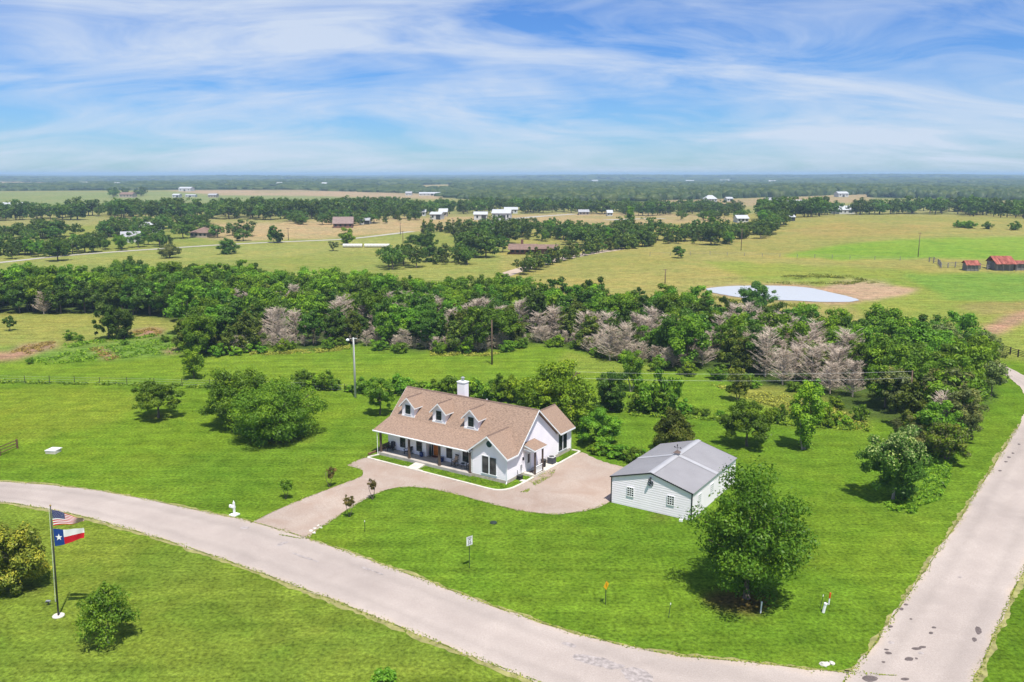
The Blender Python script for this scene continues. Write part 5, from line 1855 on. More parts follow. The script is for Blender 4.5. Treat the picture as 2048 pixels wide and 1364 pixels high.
belt([(395, 470), (430, 462), (500, 470), (510, 482), (470, 484)], 7, ['farj', 'far'], .6, .9, 'dark tree near the brown-roofed house at left', 'trees near the brown-roofed house', 'yard_tree', 13)
belt([(630, 448), (660, 444), (700, 442), (740, 442), (760, 450), (700, 456)], 10, ['far'], .6, .85, 'tree around the red-brown house in the straw field', 'trees around the red-brown house', 'homestead_tree', 14)
belt([(210, 392), (240, 391), (290, 391), (285, 394), (215, 395)], 7, ['far'], 1.0, 1.4, 'dark tree beside the brown house on the far left field', 'trees by the far left house', 'far_house_tree', 15)
belt([(1880, 455), (2048, 452), (2048, 462), (1900, 462)], 5, ['shrub'], 1.6, 2.4, 'small round bush on the far right pasture', 'bushes on the far right pasture', 'pasture_bush', 16, 'bush')
for p in PROTO_ROOTS:
    for c in KIDS[p.name]:
        bpy.data.objects.remove(c, do_unlink=True)
    bpy.data.objects.remove(p, do_unlink=True)

# ------------------------------------------------------------------ woods too far to tell tree from tree


def far_woods():
    rs = np.random.RandomState(5)
    fields = [r[0] for r in regions()[2:] if max(p[1] for p in r[0]) < 425] + [[(-900, 384), (420, 384), (760, 396), (830, 408), (420, 416), (-900, 428)]]
    n = 26000
    px = rs.uniform(-250, 2300, n)
    py = 349.2 + 56 * rs.random(n) ** 1.35
    top = np.interp(px, [-250, 0, 380, 600, 830, 1000, 1300, 1480, 1740, 2048, 2300], [382, 382, 378, 379, 388, 405, 402, 396, 394, 402, 402])
    ok = py < top
    for f in fields:
        ok &= ~pip(px, py, f)
    # a patchwork of clearings
    ok &= (np.sin(px * .021 + 3 * np.sin(py * .35)) + np.sin(py * .9 + px * .008) < 1.18)
    px, py = px[ok], py[ok]
    x, y, z = Gv(px, py).T
    keep = (y < 24000) & (y > 500)
    x, y, z = x[keep], y[keep], z[keep]
    m = len(x)
    w = np.clip(y / 200, 5.5, 80) * rs.uniform(.7, 1.6, m)
    h = rs.uniform(6, 10, m) * (.8 + .4 * np.sin(x / 340) * np.sin(y / 700)) * np.clip(.9 + y / 12000, .9, 1.4)
    # rough lump: two rings and a top
    K = 7
    t = np.linspace(0, 2 * np.pi, K, endpoint=False)
    V_ = np.zeros((m, 2 * K + K + 1, 3))
    for ring, (rf_, zf) in enumerate(((.92, 0), (1.0, .45), (.62, .86))):
        jr = rf_ * (1 + .25 * rs.normal(size=(m, K)))
        jz = zf * (1 + .12 * rs.normal(size=(m, K)))
        V_[:, ring * K:(ring + 1) * K, 0] = x[:, None] + np.cos(t)[None] * jr * w[:, None]
        V_[:, ring * K:(ring + 1) * K, 1] = y[:, None] + np.sin(t)[None] * jr * w[:, None] * np.clip(1 + (y[:, None] - 2000) / 3000, 1, 4)
        V_[:, ring * K:(ring + 1) * K, 2] = z[:, None] + jz * h[:, None] - (1 if ring == 0 else 0)
    V_[:, 3 * K] = np.stack([x, y, z + h], 1)
    f = []
    for ring in range(2):
        for k in range(K):
            a, b = ring * K + k, ring * K + (k + 1) % K
            f += [(a, b, b + K), (a, b + K, a + K)]
    for k in range(K):
        f.append((2 * K + k, 2 * K + (k + 1) % K, 3 * K))
    f = np.array(f)
    q = (np.arange(m)[:, None, None] * (3 * K + 1) + f[None]).reshape(-1, 3)
    tint = np.repeat(rs.random(m) * .8, 3 * K + 1) + rs.random(m * (3 * K + 1)) * .2
    me = numpy_mesh('far_woodland', V_.reshape(-1, 3), q, [leaf_mat('far_canopy', (.040, .060, .036), trans=.05)], None, tint)
    tag(link('far_woodland', me), 'blue-green woodland covering the plain to the horizon', kind='stuff')


far_woods()


# ------------------------------------------------------------------ weeds and rough grass
def weeds(name, label, polys, n, h, m, seed, wd=.035):
    rs = np.random.RandomState(seed)
    P = []
    for poly, share in polys:
        pl = np.array(poly, float)
        c = 0
        while c < int(n * share):
            k = 4000
            x = rs.uniform(pl[:, 0].min(), pl[:, 0].max(), k)
            y = rs.uniform(pl[:, 1].min(), pl[:, 1].max(), k)
            ok = pip(x, y, poly) & (np.sin(x * .17 + 2 * np.sin(y * .3)) + np.sin(y * .41 + x * .09) + rs.random(k) * 2.4 - .6 > .5)
            take = min(int(ok.sum()), int(n * share) - c)
            P.append(Gv(x[ok][:take], y[ok][:take]))
            c += take
    P = np.concatenate(P)
    m_ = len(P)
    mask = .35 + .65 * (np.sin(P[:, 0] * .9 + 2 * np.sin(P[:, 1] * .6)) * np.sin(P[:, 1] * .8 + P[:, 0] * .3) * .5 + .5)
    P[:, 2] += h * mask * rs.random(m_) ** 1.3
    nn = rs.normal(size=(m_, 3)) * .55
    nn[:, 2] += 1
    nn /= np.linalg.norm(nn, axis=1)[:, None]
    t = np.cross(nn, rs.normal(size=(m_, 3)))
    t /= np.linalg.norm(t, axis=1)[:, None]
    b2 = np.cross(nn, t)
    sz = (wd * 5 * rs.uniform(.6, 1.5, m_))[:, None]
    v = np.stack([P - t * sz, P + b2 * sz * .4, P + t * sz, P - b2 * sz * .4], 1)
    q = np.arange(m_ * 4).reshape(-1, 4)
    me = numpy_mesh(name, v.reshape(-1, 3), q, [m], None, np.repeat(rs.random(m_), 4))
    tag(link(name, me), label, kind='stuff')


weeds('roadside_weeds', 'tall bright weeds on the verge beside the blossoming tree', [([(1848, 915), (1880, 905), (1905, 925), (1900, 960), (1880, 1000), (1850, 1010), (1835, 1000), (1850, 960)], .75), ([(1770, 1000), (1850, 1000), (1830, 1030), (1770, 1020)], .12), ([(1850, 905), (1880, 890), (1930, 900), (1900, 930)], .13)], 6500, .45, L_WEED, 1, .032)
weeds('brush_weeds', 'tangled green weeds on the bank of the left pasture', [([(50, 722), (120, 706), (180, 698), (360, 670), (372, 705), (300, 712), (200, 722), (90, 730)], .7), ([(120, 690), (300, 664), (320, 672), (140, 696)], .3)], 4200, .4, L_WEED, 2, .05)
weeds('dry_weeds', 'pinkish dry weeds on the bank of the left pasture', [([(262, 664), (300, 657), (330, 660), (318, 670), (275, 674)], .3), ([(20, 705), (60, 688), (112, 683), (108, 696), (60, 708)], .4), ([(178, 698), (205, 694), (215, 706), (242, 716), (212, 722)], .3)], 3000, .35, L_DRYWEED, 3, .04)
weeds('fence_line_weeds', 'rough grass growing up through the fence line behind the house', [([(0, 762), (200, 766), (420, 771), (600, 776), (600, 782), (420, 777), (200, 771), (0, 767)], .45), ([(1260, 822), (1500, 836), (1740, 852), (1740, 864), (1500, 846), (1260, 832)], .55)], 9000, .5, leaf_mat('rough_grass', (.14, .20, .035)), 4, .04)
weeds('pond_weeds', 'olive rushes on the bank behind the pond', [([(1530, 566), (1620, 548), (1700, 552), (1760, 566), (1690, 570), (1600, 566)], .6), ([(1415, 592), (1520, 606), (1640, 612), (1640, 618), (1500, 612), (1420, 600)], .4)], 5000, .5, leaf_mat('rush_leaf', (.17, .20, .06)), 5, .05)
weeds('woodland_edge_grass', 'dry straw-coloured grass along the woodland front', [([(500, 704), (640, 698), (700, 690), (700, 700), (640, 706), (500, 712)], .3), ([(860, 706), (1000, 706), (1000, 713), (860, 713)], .15), ([(1420, 770), (1560, 790), (1640, 800), (1745, 856), (1720, 862), (1600, 830), (1500, 800)], .55)], 9000, .45, leaf_mat('straw_grass', (.26, .25, .09), yellow=0), 6, .035)
weeds('house_verge_grass', 'thick green grass in the strip around the house', [([(742, 911), (760, 907), (835, 925), (818, 935)], .25), ([(840, 938), (858, 929), (945, 951), (1012, 970), (1035, 960), (1058, 952), (1036, 966), (1005, 979), (940, 964)], .55), ([(1112, 925), (1140, 905), (1155, 905), (1118, 924)], .2)], 6000, .07, leaf_mat('lawn_blade', (.11, .20, .022)), 7, .012)


def edge_tufts(name, label, lines, step, spread, m, seed):
    """ragged grass where lawn meets gravel and road"""
    rs = np.random.RandomState(seed)
    P = []
    for ln in lines:
        pl = [Vector((p.x, p.y)) for p in ln]
        length = sum((b - a).length for a, b in zip(pl, pl[1:]))
        for p in resample(smooth_line(pl, 2), max(4, int(length / step))):
            k = 1 + .9 * math.sin(p.x * 1.7 + math.sin(p.y * 2.3))
            P.append((p.x + rs.normal() * spread * k, p.y + rs.normal() * spread * k, .03 + .05 * rs.random()))
    P = np.array(P)
    n = len(P)
    nn = rs.normal(size=(n, 3)) * .4
    nn[:, 2] += 1
    nn /= np.linalg.norm(nn, axis=1)[:, None]
    t = np.cross(nn, rs.normal(size=(n, 3)))
    t /= np.linalg.norm(t, axis=1)[:, None]
    b2 = np.cross(nn, t)
    sz = (.03 + .06 * rs.random(n))[:, None]
    v = np.stack([P - t * sz, P + b2 * sz * .6, P + t * sz, P - b2 * sz * .6], 1)
    tag(link(name, numpy_mesh(name, v.reshape(-1, 3), np.arange(n * 4).reshape(-1, 4), [m], None, np.repeat(rs.random(n), 4))), label, kind='stuff')


M_TUFT = leaf_mat('edge_grass', (.17, .22, .05))
edge_tufts('edge_grass', 'ragged grass creeping over the road and driveway edges', [g2(DRIVE[:12]), g2(DRIVE[26:]), g2(ROAD1_UP[1:]), g2(ROAD1_LO[1:14]), R2L_all[1:8], R2R_all[1:8]], .035, .09, M_TUFT, 3)
weeds('gravel_weeds', 'sparse weeds coming up through the gravel by the side stoop', [([(1058, 962), (1085, 946), (1112, 938), (1105, 952), (1070, 972)], .8), ([(1040, 985), (1062, 975), (1056, 985)], .2)], 500, .06, M_TUFT, 8, .02)

# ------------------------------------------------------------------ fences


def fence(name, label, line, spacing, hgt_, post_w, rails, post_m, rail_m, rail_r, square=False, jit=0.0):
    P = [G(*p) for p in line]
    t = thing(name, label, 'fence', P[0])
    o = P[0]
    rg = random.Random(len(label))
    posts = []
    for a, b in zip(P, P[1:]):
        n = max(1, int(round((b - a).length / spacing)))
        posts += [a.lerp(b, k / n) for k in range(n)]
    posts.append(P[-1])
    mesh = None
    tops = []
    for p in posts:
        z = float(hgt(p.x, p.y))
        q = Vector((p.x + rg.uniform(-jit, jit) * .3, p.y + rg.uniform(-jit, jit) * .3, z)) - o
        if mesh is None:
            mb = MB()
            if square:
                mb.box(-post_w, post_w, -post_w, post_w, -.1, hgt_)
            else:
                mb.tube([(0, 0, -.1), (0, 0, hgt_)], [post_w, post_w * .85], 6)
            po = mb.obj('post', post_m, t, q)
            mesh = po.data
        else:
            po = link('post', mesh, t, q)
        po.scale.z = 1 + rg.uniform(-jit, jit)
        po.rotation_euler = (rg.uniform(-jit, jit) * .25, rg.uniform(-jit, jit) * .25, 0)
        tops.append(q)
    for f in rails:
        mb = MB()
        for a, b in zip(tops, tops[1:]):
            pa, pb = a + Vector((0, 0, hgt_ * f)), b + Vector((0, 0, hgt_ * f))
            if square:
                d = (pb - pa).normalized()
                s_ = Vector((-d.y, d.x, 0)) * .02
                u_ = Vector((0, 0, rail_r))
                mb.quad(pa - s_ - u_, pb - s_ - u_, pb - s_ + u_, pa - s_ + u_)
                mb.quad(pa + s_ + u_, pb + s_ + u_, pb + s_ - u_, pa + s_ - u_)
                mb.quad(pa - s_ + u_, pb - s_ + u_, pb + s_ + u_, pa + s_ + u_)
            else:
                mb.tube([pa, pb], rail_r, 4, cap=False)
        mb.obj('rail' if square else 'wire', rail_m, t)
    return t


fence('wire_fence', 'thin wire fence with dark posts crossing the left meadow', [(-70, 762), (0, 765), (200, 769), (420, 774), (600, 779), (735, 786)], 4.0, 1.25, .05, (.25, .55, .85), M_DARKRAIL, M_STEEL, .008, jit=.12)
fence('rail_fence', 'brown wooden rail fence ending at the left edge of the lawn', [(-50, 934), (0, 912), (35, 897)], 2.4, 1.15, .08, (.3, .6, .9), M_FENCEWOOD, M_FENCEWOOD, .05, True)
fence('rail_fence', 'dark rail fence curving beside the road at the right edge', [(1966, 690), (1990, 699), (2020, 709), (2052, 719), (2110, 736)], 2.6, 1.35, .09, (.25, .45, .68, .9), M_DARKRAIL, M_DARKRAIL, .045, True)
fence('gate_fence', 'tall dark gate posts where the right rail fence begins', [(1966, 690), (1967, 676)], 6.5, 1.9, .11, (.4, .7), M_DARKRAIL, M_DARKRAIL, .04, True)
fence('pen_fence', 'crooked grey post fence of the old cattle pen left of the rusty sheds', [(1858, 524), (1876, 528), (1882, 536), (1910, 535), (1932, 537)], 3.0, 1.9, .13, (.35, .65, .9), M_OLDWOOD, M_OLDWOOD, .06, True, .2)
fence('pen_fence', 'broken grey post fence between the two rusty sheds', [(1960, 538), (1974, 540), (1988, 538)], 2.6, 1.9, .13, (.4, .8), M_OLDWOOD, M_OLDWOOD, .06, True, .25)
fence('wire_fence', 'distant wire fence along the foot of the right pasture hill', [(1300, 512), (1420, 510), (1560, 514), (1700, 518), (1800, 521), (1858, 524)], 7.0, 1.4, .10, (.5, .9), M_OLDWOOD, M_OLDWOOD, .02, jit=.15)

# ------------------------------------------------------------------ utility poles and wires


def upole(px, base, top, r, m, label, arm=None, lamp=False):
    b = G(px, base)
    h = vheight(b, top)
    t = thing('utility_pole', label, 'utility pole', b)
    MB().tube([(0, 0, -.2), (0, 0, h * .5), (0, 0, h)], [r, r * .85, r * .65], 8).obj('pole', m, t, smooth=True)
    if arm:
        MB().box(-arm, arm, -.06, .06, h - .35, h - .22).obj('crossarm', m, t)
    if lamp:
        MB().tube([(0, 0, h - .25), (-.5, -.1, h - .1), (-.75, -.12, h - .2)], .03, 6).obj('lamp_arm', M_STEEL, t)
        MB().lathe([(.06, .12), (.2, .02), (.26, -.1), (.2, -.22)], 12, (-.8, -.12, h - .25)).obj('lamp_head', M_PVC, t)
        MB().tube([(-.1, -.05, h - .7), (-.38, -.1, h - 1.6), (-.36, -.1, h - 2.3), (-.1, -.08, h - 3.3)], .022, 5).obj('service_loop', M_FRAME, t)
        MB().tube([(0, -r - .02, h * .9), (0, -r - .02, .1)], .03, 5).obj('conduit', M_STEEL, t)
        MB().box(0, .55, -.03, .03, h - .16, h - .1).obj('bracket', M_PVC, t)
    return b + Vector((0, 0, h)), t


top1, _ = upole(711, 795, 675, .17, M_POLE, 'grey wooden utility pole with yard lamp behind the house', lamp=True)
top2, _ = upole(984, 729, 640, .15, M_POLE_B, 'brown utility pole in the meadow in front of the woodland')
top3, _ = upole(1150, 838, 742, .13, M_POLE_B, 'utility pole hidden in the bright leafy tree behind the house', .6)
top4, _ = upole(1815, 852, 741, .12, M_POLE_B, 'weathered utility pole in the roadside thicket')
for px, ba, tp, lb in ((1482, 501, 457, 'dark utility pole at the end of the tree belt on the right pasture'), (1836, 514, 465, 'tall leaning dark utility pole left of the rusty sheds'), (1330, 567, 538, 'short dark utility pole in the pasture left of the pond'),
                       (577, 480, 456, 'thin utility pole in the left straw field'), (801, 469, 445, 'thin utility pole behind the hay bales'), (806, 487, 462, 'thin utility pole right of the hay bales'), (905, 456, 436, 'thin utility pole among the white barns')):
    upole(px, ba, tp, .16, M_POLE_B, lb, .8)


def wire(a, b, sag, r, label):
    pts = [a.lerp(b, k / 24) - Vector((0, 0, sag * 4 * (k / 24) * (1 - k / 24))) for k in range(25)]
    tag(MB().tube(pts, r, 4).obj('power_line', M_FRAME if sag > 1 else M_WIRE), label, 'power line')


wire(top1 - Vector((0, 0, .15)), top2 - Vector((0, 0, .3)), 2.7, .016, 'sagging service wire between the grey and brown utility poles')
wire(top3 - Vector((0, 0, .1)), top4 - Vector((0, 0, .1)), .35, .008, 'upper pale wire strung right from the house to the thicket')
wire(top3 - Vector((0, 0, .95)), top4 - Vector((0, 0, .95)), .4, .008, 'lower pale wire strung right from the house to the thicket')

# ------------------------------------------------------------------ flagpole and flags
fb_ = G(117, 1232)
fp = thing('flagpole', 'tall dark flagpole on a round concrete base on the near left lawn', 'flagpole', fb_)
FH = 8.55
LEAN = .30
MB().tube([(0, 0, 0), (LEAN * .5, 0, FH * .5), (LEAN, 0, FH)], [.065, .055, .04], 10).obj('pole', M_FRAME, fp, smooth=True)
MB().lathe([(.42, -.05), (.42, .05), (.40, .07)], 18).obj('base', M_CONC, fp)
MB().lathe([(.01, -.07), (.06, -.03), (.07, 0), (.05, .06), (.01, .08)], 10, (LEAN, 0, FH + .07)).obj('finial', mat('gilt', (.5, .32, .08), .4, .1, metal=.6), fp)
MB().tube([(LEAN - .09, -.05, FH - .05), (LEAN * .5 - .09, -.05, FH * .5), (-.08, -.05, 1.2)], .012, 5).obj('halyard', M_PVC, fp)
MB().box(-.1, -.05, -.05, .03, 1.15, 1.35).obj('cleat', M_STEEL, fp)
M_FRED = mat('flag_red', (.52, .008, .018), .85, .05, 3)
M_FWHT = mat('flag_white', (.78, .76, .74), .85, .04, 3)
M_FBLU = mat('flag_navy', (.012, .022, .12), .85, .08, 3)
M_FBLU2 = mat('flag_blue', (.008, .045, .20), .85, .08, 3)


def flag_surface(z0, L, Hh, squeeze, droop, wave, ph):
    def S(u, v, off=0.0):
        x = LEAN * (z0 / FH) + .07 + L * u * (1 - .06 * u)
        w = wave * u * math.sin(6.0 * u + ph + 1.4 * v) + .5 * wave * u * math.sin(13 * u + 2.5 * v)
        y = .12 * L * u + w + off
        z = z0 - droop * u ** 1.15 - v * Hh * (1 - squeeze * u) + .25 * wave * math.sin(7 * u + ph)
        return (x, y, z)
    return S


def flag_mesh(S, us, vs, mi_of):
    mb = MB()
    nu, nv = len(us), len(vs)
    for v in vs:
        for u in us:
            mb.v.append(S(u, v))
    for j in range(nv - 1):
        for i in range(nu - 1):
            a = j * nu + i
            mb.f.append((a, a + nu, a + nu + 1, a + 1))
            mb.m.append(mi_of((us[i] + us[i + 1]) / 2, (vs[j] + vs[j + 1]) / 2))
    return mb


def flag_star(S, uc, vc, ru, rv, mb, off, ns=10):
    for sg in (-1, 1):
        n0 = len(mb.v)
        mb.v.append(S(uc, vc, sg * off))
        for x, y in star_pts(1.0, .4):
            mb.v.append(S(uc + x * ru, vc - y * rv, sg * off))
        for k in range(10):
            mb.f.append((n0, n0 + 1 + k, n0 + 1 + (k + 1) % 10))
            mb.m.append(0)


us_ = sorted(set([0.4] + [round(k * .05, 3) for k in range(21)]))
S1 = flag_surface(FH - .28, 2.15, 1.22, .74, .72, .13, .4)
f1 = thing('flag', 'striped red and white flag with starred navy corner, upper of two on the flagpole', 'flag', fb_)
flag_mesh(S1, us_, [k / 13 for k in range(14)], lambda u, v: 2 if (u < .4 and v < 7 / 13) else (0 if int(v * 13) % 2 == 0 else 1)).obj('cloth', [M_FRED, M_FWHT, M_FBLU], f1)
st = MB()
for r_ in range(9):
    for c_ in range(6 if r_ % 2 == 0 else 5):
        flag_star(S1, .4 * ((c_ * 2 + (1 if r_ % 2 == 0 else 2)) / 12), (7 / 13) * (r_ + 1) / 10, .013, .021, st, .012)
o_ = st.obj('star', M_FWHT, f1)
o_['kind'] = 'stuff'
S2 = flag_surface(FH - 1.72, 2.15, 1.36, .46, .10, .12, 2.0)
f2 = thing('flag', 'flag with blue star field over white and red bands, lower of two on the flagpole', 'flag', fb_)
us2 = sorted(set([1 / 3] + [round(k * .05, 3) for k in range(21)]))
flag_mesh(S2, us2, [k / 8 for k in range(9)], lambda u, v: 2 if u < 1 / 3 else (1 if v < .5 else 0)).obj('cloth', [M_FRED, M_FWHT, M_FBLU2], f2)
st2 = MB()
flag_star(S2, .165, .5, .125, .22, st2, .014)
st2.obj('star', M_FWHT, f2)
gl = thing('ground_light', 'small floodlight fixture on the grass beside the flagpole', 'light', G(97, 1210))
MB().tube([(0, 0, 0), (0, 0, .25)], .03, 6).obj('stake', M_FRAME, gl)
MB().box(-.16, .16, -.1, .1, .24, .36).obj('housing', M_STEEL, gl)
MB().box(-.14, .14, -.112, -.101, .26, .34).obj('lens', M_GLASS, gl)

# ------------------------------------------------------------------ signs, mailbox, markers
FONT = None


def text_part(txt, size, loc, m, parent, name='lettering'):
    cu_ = bpy.data.curves.new('lettering', 'FONT')
    cu_.body = txt
    cu_.size = size
    cu_.align_x = 'CENTER'
    cu_.align_y = 'CENTER'
    cu_.extrude = .003
    cu_.offset = size * .018
    tmp = bpy.data.objects.new('lettering', cu_)
    COL.objects.link(tmp)
    me = bpy.data.meshes.new_from_object(tmp.evaluated_get(bpy.context.evaluated_depsgraph_get()))
    bpy.data.objects.remove(tmp, do_unlink=True)
    me.materials.clear()
    me.materials.append(m)
    o = link(name, me, parent, loc)
    o.rotation_euler = (math.pi / 2, 0, 0)
    return o


sg = thing('speed_sign', 'white speed limit sign on a thin post at the front lawn edge', 'sign', G(939, 1136), R(40))
MB().tube([(0, 0, -.1), (0, 0, 2.75)], .028, 6).obj('post', mat('green_steel_post', (.03, .05, .03), .6, .2), sg)
pl_ = MB().box(-.31, .31, -.045, -.033, 2.02, 2.80).obj('plate', M_PVC, sg)
MB().box(-.285, .285, -.0475, -.0455, 2.765, 2.777).obj('border', M_BLACK, pl_)
MB().box(-.285, .285, -.0475, -.0455, 2.043, 2.055).obj('border', M_BLACK, pl_)
MB().box(-.285, -.273, -.0475, -.0455, 2.055, 2.765).obj('border', M_BLACK, pl_)
MB().box(.273, .285, -.0475, -.0455, 2.055, 2.765).obj('border', M_BLACK, pl_)
text_part('SPEED', .155, (0, -.048, 2.66), M_BLACK, pl_)
text_part('LIMIT', .155, (0, -.048, 2.51), M_BLACK, pl_)
text_part('35', .40, (0, -.048, 2.24), M_BLACK, pl_)
yg = thing('warning_sign', 'yellow diamond warning sign with dark curve symbol on the front lawn', 'sign', G(1211, 1209), R(50))
MB().tube([(0, 0, -.1), (0, 0, 1.95)], .035, 6).obj('post', MATS['green_steel_post'], yg)
r2 = .36
dd = MB()
for y0 in (-.045, -.033):
    dd.quad((-r2, y0, 1.58), (0, y0, 1.58 - r2), (r2, y0, 1.58), (0, y0, 1.58 + r2))
for a, b in (((-r2, 1.58), (0, 1.58 - r2)), ((0, 1.58 - r2), (r2, 1.58)), ((r2, 1.58), (0, 1.58 + r2)), ((0, 1.58 + r2), (-r2, 1.58))):
    dd.quad((a[0], -.045, a[1]), (b[0], -.045, b[1]), (b[0], -.033, b[1]), (a[0], -.033, a[1]))
dp = dd.obj('plate', mat('sign_yellow', (.74, .38, .012), .45, .08, 4), yg)
cv = MB()
path = [(.05, 1.40), (.05, 1.52), (.0, 1.60), (-.05, 1.65), (-.05, 1.74)]
for (xa, za), (xb, zb) in zip(path, path[1:]):
    cv.quad((xa - .028, -.047, za), (xa + .028, -.047, za), (xb + .028, -.047, zb), (xb - .028, -.047, zb))
cv.quad((-.11, -.047, 1.73), (.01, -.047, 1.73), (-.05, -.047, 1.82))
cv.obj('symbol', mat('sign_mark', (.16, .07, .01), .6, .1), dp)
mbx = thing('mailbox', 'white mailbox on a post with a square base beside the road', 'mailbox', G(469, 1030), R(-28))
MB().box(-.42, .42, -.42, .42, -.05, .12).obj('base', M_PVC, mbx)
MB().box(-.09, .09, -.09, .09, .12, 1.42).obj('post', M_PVC, mbx)
MB().lathe([(.10, 0), (.06, .08), (.02, .22)], 8, (0, 0, 1.42)).obj('finial', M_PVC, mbx)
bx_ = MB()
prof = [(-.14, .80), (.14, .80)] + [(.14 * math.cos(t), .95 + .14 * math.sin(t)) for t in np.linspace(0, math.pi, 9)]
n0 = len(prof)
for x in (-.62, .1):
    bx_.v += [(x, a, b) for a, b in prof]
bx_.f = [tuple(range(n0 - 1, -1, -1)), tuple(range(n0, 2 * n0))] + [(i, (i + 1) % n0, n0 + (i + 1) % n0, n0 + i) for i in range(n0)]
bx_.m = [0] * len(bx_.f)
bxo = bx_.obj('box', M_PVC, mbx)
MB().box(-.35, -.3, -.165, -.141, .95, 1.12).obj('flag', M_STEEL, bxo)
MB().box(-.5, -.05, -.05, .05, .74, .799).obj('bracket', M_PVC, mbx)
mbx.scale = (.85, .85, .9)


def marker(px, ba, h, r, m, cm, label, lean=0.0, name='marker_post', cap=.12, cat='post'):
    b = G(px, ba)
    t = thing(name, label, cat, b)
    MB().tube([(0, 0, -.1), (lean * .5, 0, h * .5), (lean, 0, h)], r, 7).obj('post', m, t)
    MB().tube([(lean * (1 - cap / h), 0, h - cap), (lean, 0, h + .005)], r * 1.25, 7).obj('cap', cm, t)


marker(730, 1064, 1.1, .025, MATS['green_steel_post'], M_PVC, 'thin steel marker post near the mouth of the driveway')
marker(1337, 1235, 1.15, .025, MATS['green_steel_post'], M_PVC, 'thin steel marker post between yellow sign and big tree', .12)
marker(1640, 1217, 1.1, .025, MATS['green_steel_post'], M_PVC, 'leaning steel marker post beside the white pipes', .18)
marker(1521, 1226, .9, .055, M_PVC, M_PVC, 'white pipe standing in the shade of the big tree', .05, 'vent_pipe', .08, 'pipe')
marker(1646, 1225, .75, .11, M_PVC, M_PVC, 'thick leaning white pipe near the road corner', .16, 'vent_pipe', .09, 'pipe')
marker(1657, 1209, .95, .055, M_PVC, mat('marker_orange', (.62, .10, .02), .5, .1), 'white marker with orange top near the road corner', .08, 'cable_marker', .42, 'marker')
ld = thing('valve_lid', 'small dark round lid set in the front lawn', 'lid', G(987, 1046))
MB().lathe([(.34, -.02), (.34, .07), (.27, .12), (.05, .13)], 14).obj('lid', mat('lid_green', (.02, .035, .025), .6, .2), ld)
sb = thing('septic_box', 'pale concrete box with slanting lid on the left lawn', 'box', G(107, 905), R(-8))
MB().box(-.62, .62, -.55, .55, -.05, .32).obj('body', M_CONC, sb)
MB().slab([(-.7, -.6, .40), (.55, -.6, .40), (.75, .6, .47), (-.5, .6, .47)], .08).obj('lid', mat('pale_lid', (.62, .61, .60), .8, .06), sb)


def rock(px, py, r, label, seed, m, group=None, flat=.6):
    rs = np.random.RandomState(seed)
    import bmesh
    bm = bmesh.new()
    bmesh.ops.create_icosphere(bm, subdivisions=2, radius=1)
    for v in bm.verts:
        k = 1 + .22 * rs.normal()
        v.co = Vector((v.co.x * k * r, v.co.y * k * r * .8, v.co.z * k * r * flat + r * .15))
    me = bpy.data.meshes.new('rock')
    bm.to_mesh(me)
    bm.free()
    me.materials.append(m)
    tag(link('rock', me, None, G(px, py)), label, 'rock', group)


M_ROCK = mat('pale_limestone', (.58, .55, .49), .9, .2, 3, .3, 12)
rock(1648, 1330, .30, 'larger pale rock at the grass corner of the road junction', 1, M_ROCK)
rock(1663, 1328, .22, 'smaller pale rock beside the larger one at the road junction', 2, M_ROCK)
for i, (x, y) in enumerate(((622, 1062), (629, 1057), (636, 1052), (628, 1066), (641, 1056))):
    rock(x, y, .16, 'pale stone on the grass edge at the driveway mouth', 10 + i, M_ROCK, 'stones at the driveway mouth')

# ------------------------------------------------------------------ distant buildings
M_FW = mat('far_white_wall', (.50, .50, .48), .6, .05, .5)
M_FR_G = mat('far_grey_roof', (.34, .34, .35), .6, .12, .5)
M_FR_W = mat('far_white_roof', (.46, .47, .48), .5, .06, .5)
M_FR_B = mat('far_brown_roof', (.20, .13, .10), .9, .2, 1)
M_FBRICK = mat('far_brick', (.17, .085, .06), .9, .2, 1)
M_FTAN = mat('far_tan_wall', (.36, .30, .24), .9, .1, 1)


